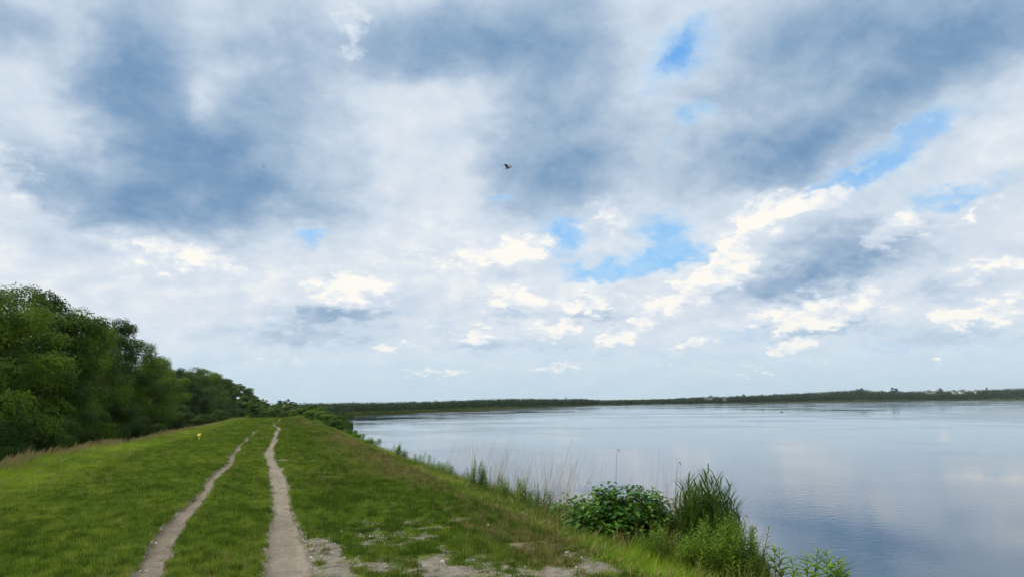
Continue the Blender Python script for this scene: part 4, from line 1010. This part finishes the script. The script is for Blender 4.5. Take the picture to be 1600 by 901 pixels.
for i, (px, py, xw, st, sp, m_, lab) in enumerate(sm_):
    x, y, z = bank_base(px, xw); p = top_at(px, py, xw); h = max(p.z - z, .25)
    tag(weed('bank_weed', 100 + i, int(st * 1.7) + 1, h * 1.18, sp * 1.3, (x, y, z), m_, .09 * max(1, y / 22), .024 * max(1, y / 20), 34), lab, 'weed', 'weeds along the bank edge')

# bent straw stem with a dark head over the water
def straw_stem(px, py, xw, lean, lab):
    x, y, z = bank_base(px - lean, xw); p = top_at(px, py, xw); root = empty('straw_stem', (x, y, z)); q = (p.x - x, p.y - y, p.z - z)
    b = MB(); b.tube([(0, 0, -.05), (q[0] * .3, q[1] * .3, q[2] * .5), (q[0] * .7, q[1] * .7, q[2] * .88), q], [.004, .0035, .003, .002], 5); b.build('stalk', M_DRY, root)
    b = MB(); b.tube([q, (q[0] + .012, q[1], q[2] + .012), (q[0] + .03, q[1], q[2] - .005), (q[0] + .045, q[1], q[2] - .045)], [.002, .006, .007, .002], 6); b.build('seed_head', M_DRY, root)
    tag(root, lab, 'straw stem', 'single straw stems over the water')
straw_stem(1178, 824, 5.6, 12, 'bent straw stem with a drooping head right of the bushy herbs')
straw_stem(1164, 805, 5.8, 40, 'long straw stem leaning far out to the right over the water')
straw_stem(1060, 722, 5.6, 16, 'tall straw stem with a small head just left of the reed clump')
straw_stem(964, 702, 5.4, 6, 'thin tall straw stem rising behind the big shrub')
straw_stem(1312, 876, 6.0, 2, 'last straw stem right of the bottom weeds')

# ------------------------------------------------------------------ yellow marker post
M_YEL = mat('yellow_plastic', lambda t: princ(t, t.mix(t.sm(t.noise(t.N.new('ShaderNodeTexCoord').outputs['Object'], 9.0, 4), .5, .75), C(.78, .62, .03), C(.50, .38, .04)), .5, .4))
M_SHADE = mat('marker_shade', lambda t: princ(t, t.mix(t.noise(t.N.new('ShaderNodeTexCoord').outputs['Object'], 14.0, 4), C(.06, .035, .02), C(.20, .09, .04)), .8, .4))  # dark brown that paints shade on one side of the marker
def build_marker():
    p = hit(311, 687.5, ZC); z = float(rough_z(p.x, p.y)); root = empty('marker_post', (p.x, p.y, z), None, 0, .72)
    b = MB()
    def ring(h, w, d): return [(-w, -d, h), (w, -d, h), (w, d, h), (-w, d, h)]
    V = ring(-.15, .045, .035) + ring(.05, .05, .035) + ring(.30, .068, .04) + ring(.36, .085, .05); Q = []
    for k in range(3):
        for j in range(4): Q.append((k * 4 + j, k * 4 + (j + 1) % 4, k * 4 + 4 + (j + 1) % 4, k * 4 + 4 + j))
    b.add(V, Q); b.build('post', M_YEL, root)
    b = MB()
    V = [(-.115, -.07, .345), (.095, -.07, .345), (.095, .07, .345), (-.115, .07, .345), (-.115, -.07, .43), (.095, -.07, .52), (.095, .07, .52), (-.115, .07, .43)]
    b.add(V, [(0, 1, 2, 3), (4, 5, 6, 7), (0, 1, 5, 4), (1, 2, 6, 5), (2, 3, 7, 6), (3, 0, 4, 7)]); b.build('cap', M_YEL, root)
    b = MB(); b.box((.088, 0, .20), (.012, .03, .17)); b.build('shade_strip', M_SHADE, root)  # dark strip added for the post's shaded right side, not a real fitting
    tag(root, 'short yellow marker post with a slanted cap on the left grass', 'marker post')
build_marker()

# ------------------------------------------------------------------ birds
M_GULL = mat('gull_feathers', lambda t: princ(t, t.mix(t.sm(t.N.new('ShaderNodeNewGeometry').outputs['Random Per Island'], .0, 1.0), C(.26, .27, .28), C(.42, .43, .44)), .7, .2))
M_DUCK = mat('duck_feathers', lambda t: princ(t, C(.09, .08, .075), .7, .2))
def loft(b, rings):
    k = len(rings[0]); V = [v for r_ in rings for v in r_]; Q = []
    for i in range(len(rings) - 1):
        for j in range(k): Q.append((i * k + j, i * k + (j + 1) % k, (i + 1) * k + (j + 1) % k, (i + 1) * k + j))
    b.add(V, Q)
def make_gull():
    b = MB()                                            # nose along +X, wings along Y
    prof = [(-.24, .004, .02), (-.19, .022, .018), (-.11, .045, .012), (0, .058, 0), (.09, .052, .004), (.15, .034, .014), (.185, .032, .022), (.215, .026, .02), (.235, .008, .014), (.275, .002, .006)]
    loft(b, [[(x, r * math.cos(a), zc + r * .9 * math.sin(a)) for a in np.linspace(0, 2 * math.pi, 11)[:-1]] for x, r, zc in prof])
    for s_ in (-1, 1):                                  # raised, bent wings with thickness
        R_ = []
        for u, ch, sx, zz, yy in ((0, .17, .05, .01, .02), (.2, .17, .06, .09, .13), (.42, .15, .075, .17, .25), (.6, .12, .04, .20, .37), (.8, .085, -.03, .185, .50), (1, .02, -.12, .15, .62)):
            if s_ < 0: zz *= 1.15
            R_.append([(sx, s_ * yy, zz), (sx - ch * .35, s_ * yy, zz + .014), (sx - ch, s_ * yy, zz), (sx - ch * .35, s_ * yy, zz - .006)])
        R_.append([(-.125, s_ * .63, .145)] * 4); loft(b, R_)
    loft(b, [[(-.20, -.02, .02), (-.20, .02, .02), (-.20, .02, .03), (-.20, -.02, .03)], [(-.33, -.065, .018), (-.33, .065, .018), (-.33, .065, .022), (-.33, -.065, .022)]])
    return b.build('gull', M_GULL, None, True)
gull = make_gull(); gull.location = at_dist(795, 262.5, 38); gull.rotation_euler = (R(20), R(-14), R(-46)); tag(gull, 'gull with one dark wing raised, gliding in the middle of the sky', 'bird')
for px, py, yy, lab in ((412, 261, 190, 'tiny speck of a bird before the darkest cloud on the left'), (1571, 178, 190, 'tiny speck of a bird near the right edge of the sky')):
    o = gull.copy(); COL.objects.link(o); o.location = at_dist(px, py, yy); o.rotation_euler = (0, 0, R(30)); tag(o, lab, 'bird', 'distant birds')
b = MB(); loft(b, [[(x, r * .8 * math.cos(a), zc + r * math.sin(a)) for a in np.linspace(0, 2 * math.pi, 11)[:-1]] for x, r, zc in
        ((-.34, .01, .16), (-.26, .07, .10), (-.1, .14, .05), (.08, .15, .04), (.2, .10, .08), (.27, .05, .16), (.29, .04, .26), (.31, .05, .33), (.37, .04, .335), (.42, .012, .32), (.47, .004, .315))])
duck = b.build('duck', M_DUCK, None, True); p = hit(1221, 643.5, ZW); duck.location = (p.x, p.y, ZW); duck.rotation_euler = (0, 0, R(140)); duck.scale = (1.2,) * 3
tag(duck, 'lone dark duck floating far out on the lake', 'duck')

# ------------------------------------------------------------------ stones and crumbs on the bare soil
def build_stones():
    vs = []
    for k in range(4):
        b = bmesh.new(); bmesh.ops.create_icosphere(b, subdivisions=1, radius=1)
        for v in b.verts: v.co *= random.uniform(.7, 1.2); v.co.z *= .55
        me = bpy.data.meshes.new('stone'); b.to_mesh(me); b.free(); me.materials.append(M_STONE); vs.append(bpy.data.objects.new('stone', me))
    x, y = cloud_pts(16000, -5, 4.2, 5.2, 24); d = dirt_mask(x, y)
    k = (RNG.random(len(x)) < d * .30 + .004); x, y = x[k], y[k]
    s_ = RNG.gamma(2.0, .0038, len(x)) + .002
    scatter('gravel', np.stack([x, y, rough_z(x, y) + .006], -1), RNG.uniform(0, 6, (len(x), 3)) * (.1, .1, 1), np.stack([s_] * 3, -1), x * 0, vs, 'small pale stones strewn on the bare soil', 'gravel')
build_stones()

# ------------------------------------------------------------------ haze
def build_haze():
    b = MB(); b.box((600, 1700, 30), (4100, 2000, 65)); o = b.build('haze', None if False else M_HAZE); tag(o, 'thin pale air haze over the lake', 'haze', kind='stuff')
M_HAZE = bpy.data.materials.new('haze'); M_HAZE.use_nodes = True
_t = M_HAZE.node_tree; _t.nodes.clear(); _o = _t.nodes.new('ShaderNodeOutputMaterial'); _v = _t.nodes.new('ShaderNodeVolumePrincipled')
_v.inputs['Color'].default_value = (.86, .95, 1.0, 1); _v.inputs['Density'].default_value = 0.00006; _v.inputs['Anisotropy'].default_value = 0.2
_t.links.new(_v.outputs[0], _o.inputs['Volume'])
build_haze()
